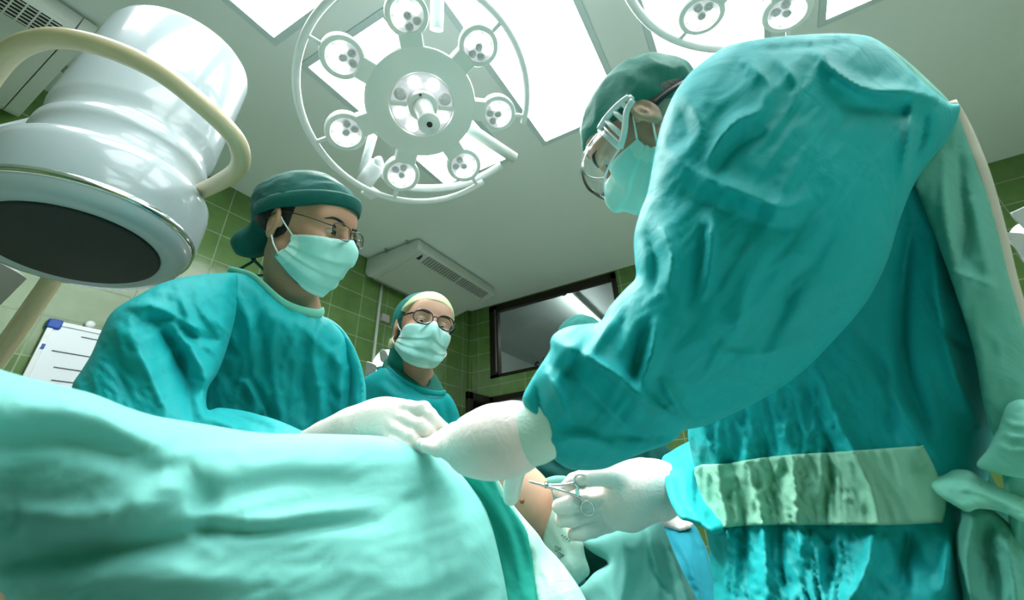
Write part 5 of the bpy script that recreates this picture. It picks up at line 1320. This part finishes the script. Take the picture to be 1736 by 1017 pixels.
rs = Puff([(988, 922), (998, 905), (1040, 890), (1080, 878), (1112, 872), (1128, 900), (1142, 935), (1160, 975), (1182, 1017), (1215, 1100), (1220, 1180), (985, 1180), (978, 1080), (972, 1010), (990, 990), (1008, 970), (1030, 954), (1006, 938)],
          [(1000, 915, .80), (1110, 885, .83), (1030, 960, .775), (1150, 980, .78), (1000, 1060, .70), (1190, 1080, .70)], k=.4, tmax=.03, step=5, strokes=[([(1098, 890), (1110, 950), (1118, 1017)], 7, .005), ([(1115, 890), (1135, 960), (1150, 1030)], 6, -.006), ([(1102, 930), (1112, 975), (1138, 1012)], 4, -.006), ([(1128, 905), (1150, 970), (1170, 1030)], 5, .006), ([(1050, 900), (1060, 960), (1050, 1040)], 12, .004)], wr=[(.0015, 60, 24, 80, 4.)])
d5 = obj('surgical_drape', rs.geo(), M['drape'], None, (.95, .27, .95)); prop(d5, 'mint drape hanging in folds below the hand with the forceps', 'drape', 'drapes over the patient')
dk = Puff([(985, 905), (1040, 895), (1060, 940), (1040, 985), (1000, 990), (980, 950)], [(1010, 940, .86)], k=.5, tmax=.02, step=5)  # dark sheet that makes the shade in the gap between the drapes
d6 = obj('surgical_drape', dk.geo(), M['inner'], None, (.95, .35, .95)); prop(d6, 'very dark green sheet standing in for the shade in the gap between two pale drapes', 'drape', 'drapes over the patient')
gt = Puff([(898, 858), (903, 835), (914, 818), (930, 809), (948, 806), (964, 811), (968, 840), (958, 868), (930, 872)], [(930, 835, .88)], k=.5, tmax=.02, step=4)
d7 = obj('surgical_drape', gt.geo(), M['drape'], None, (.98, .45, 1.0)); prop(d7, 'rounded mint cloth corner seen behind the fingers and forceps', 'drape', 'drapes over the patient')
bl = Puff([(1108, 888), (1122, 884), (1150, 890), (1165, 889), (1178, 890), (1190, 912), (1200, 935), (1212, 980), (1222, 1050), (1225, 1150), (1120, 1150), (1115, 1000), (1110, 930)], [(1130, 890, 1.15), (1175, 895, 1.12), (1140, 960, 1.04), (1205, 980, 1.04), (1170, 1120, .92)], k=.6, tmax=.06, step=5, strokes=[([(1135, 905), (1160, 935), (1180, 990), (1190, 1040)], 7, .010), ([(1170, 892), (1185, 930), (1200, 970)], 6, -.006)], wr=[(.002, 30, 12, 60, 2.)])
d8 = obj('table_cover', bl.geo(), M['drape_blue'], None, (1.35, .22, .9)); prop(d8, 'blue cloth covering a small table beyond the mint drape', 'table cover')
t = thing('instrument_table', (1.38, .22, 0), 'small steel table under the blue cloth', 'table')
tc_ = P(1168, 960, 1.10); tz = tc_[2] - .03
obj('table_top', MB().box((tc_[0], tc_[1], tz), (.14, .16, .02), None, .004).geo(), M['steel_dull'], t, smooth=False)
for sx in (-.08, .08):
    for sy in (-.10, .10): obj('leg', MB().tube([(tc_[0] + sx * .7, tc_[1] + sy * .7, 0), (tc_[0] + sx * .7, tc_[1] + sy * .7, tz - .012)], .009, 10).geo(), M['steel_dull'], t)
t = thing('operating_table', (.30, .48, 0), 'operating table hidden under the drapes and patient', 'table')
obj('mattress', MB().box((.18, .52, .81), (1.75, .46, .06), None, .02).geo(), M['ink'], t, smooth=False)
obj('table_top', MB().box((.18, .52, .76), (1.75, .46, .04), None, .005).geo(), M['steel_dull'], t, smooth=False)
obj('column', MB().box((.20, .52, .41), (.30, .26, .66), None, .02).box((.20, .52, .05), (.9, .40, .10), None, .03).geo(), M['steel_dull'], t, smooth=False)

# ------------------------------------------------------------------ light and view
w = bpy.data.worlds.new('world'); S.world = w; w.use_nodes = True
w.node_tree.nodes['Background'].inputs[0].default_value = (.6, .75, .72, 1); w.node_tree.nodes['Background'].inputs[1].default_value = .05
S.view_settings.view_transform = 'Standard'; S.view_settings.look = 'None'; S.view_settings.gamma = 1.0; S.view_settings.use_curve_mapping = False
S.view_settings.exposure = 0.1
try:
    S.cycles.use_denoising = True; S.cycles.denoiser = 'OPENIMAGEDENOISE'
    S.cycles.max_bounces = 10; S.cycles.diffuse_bounces = 5; S.cycles.transparent_max_bounces = 16; S.cycles.sample_clamp_indirect = 6.0
    S.cycles.caustics_reflective = False; S.cycles.caustics_refractive = False
except Exception: pass
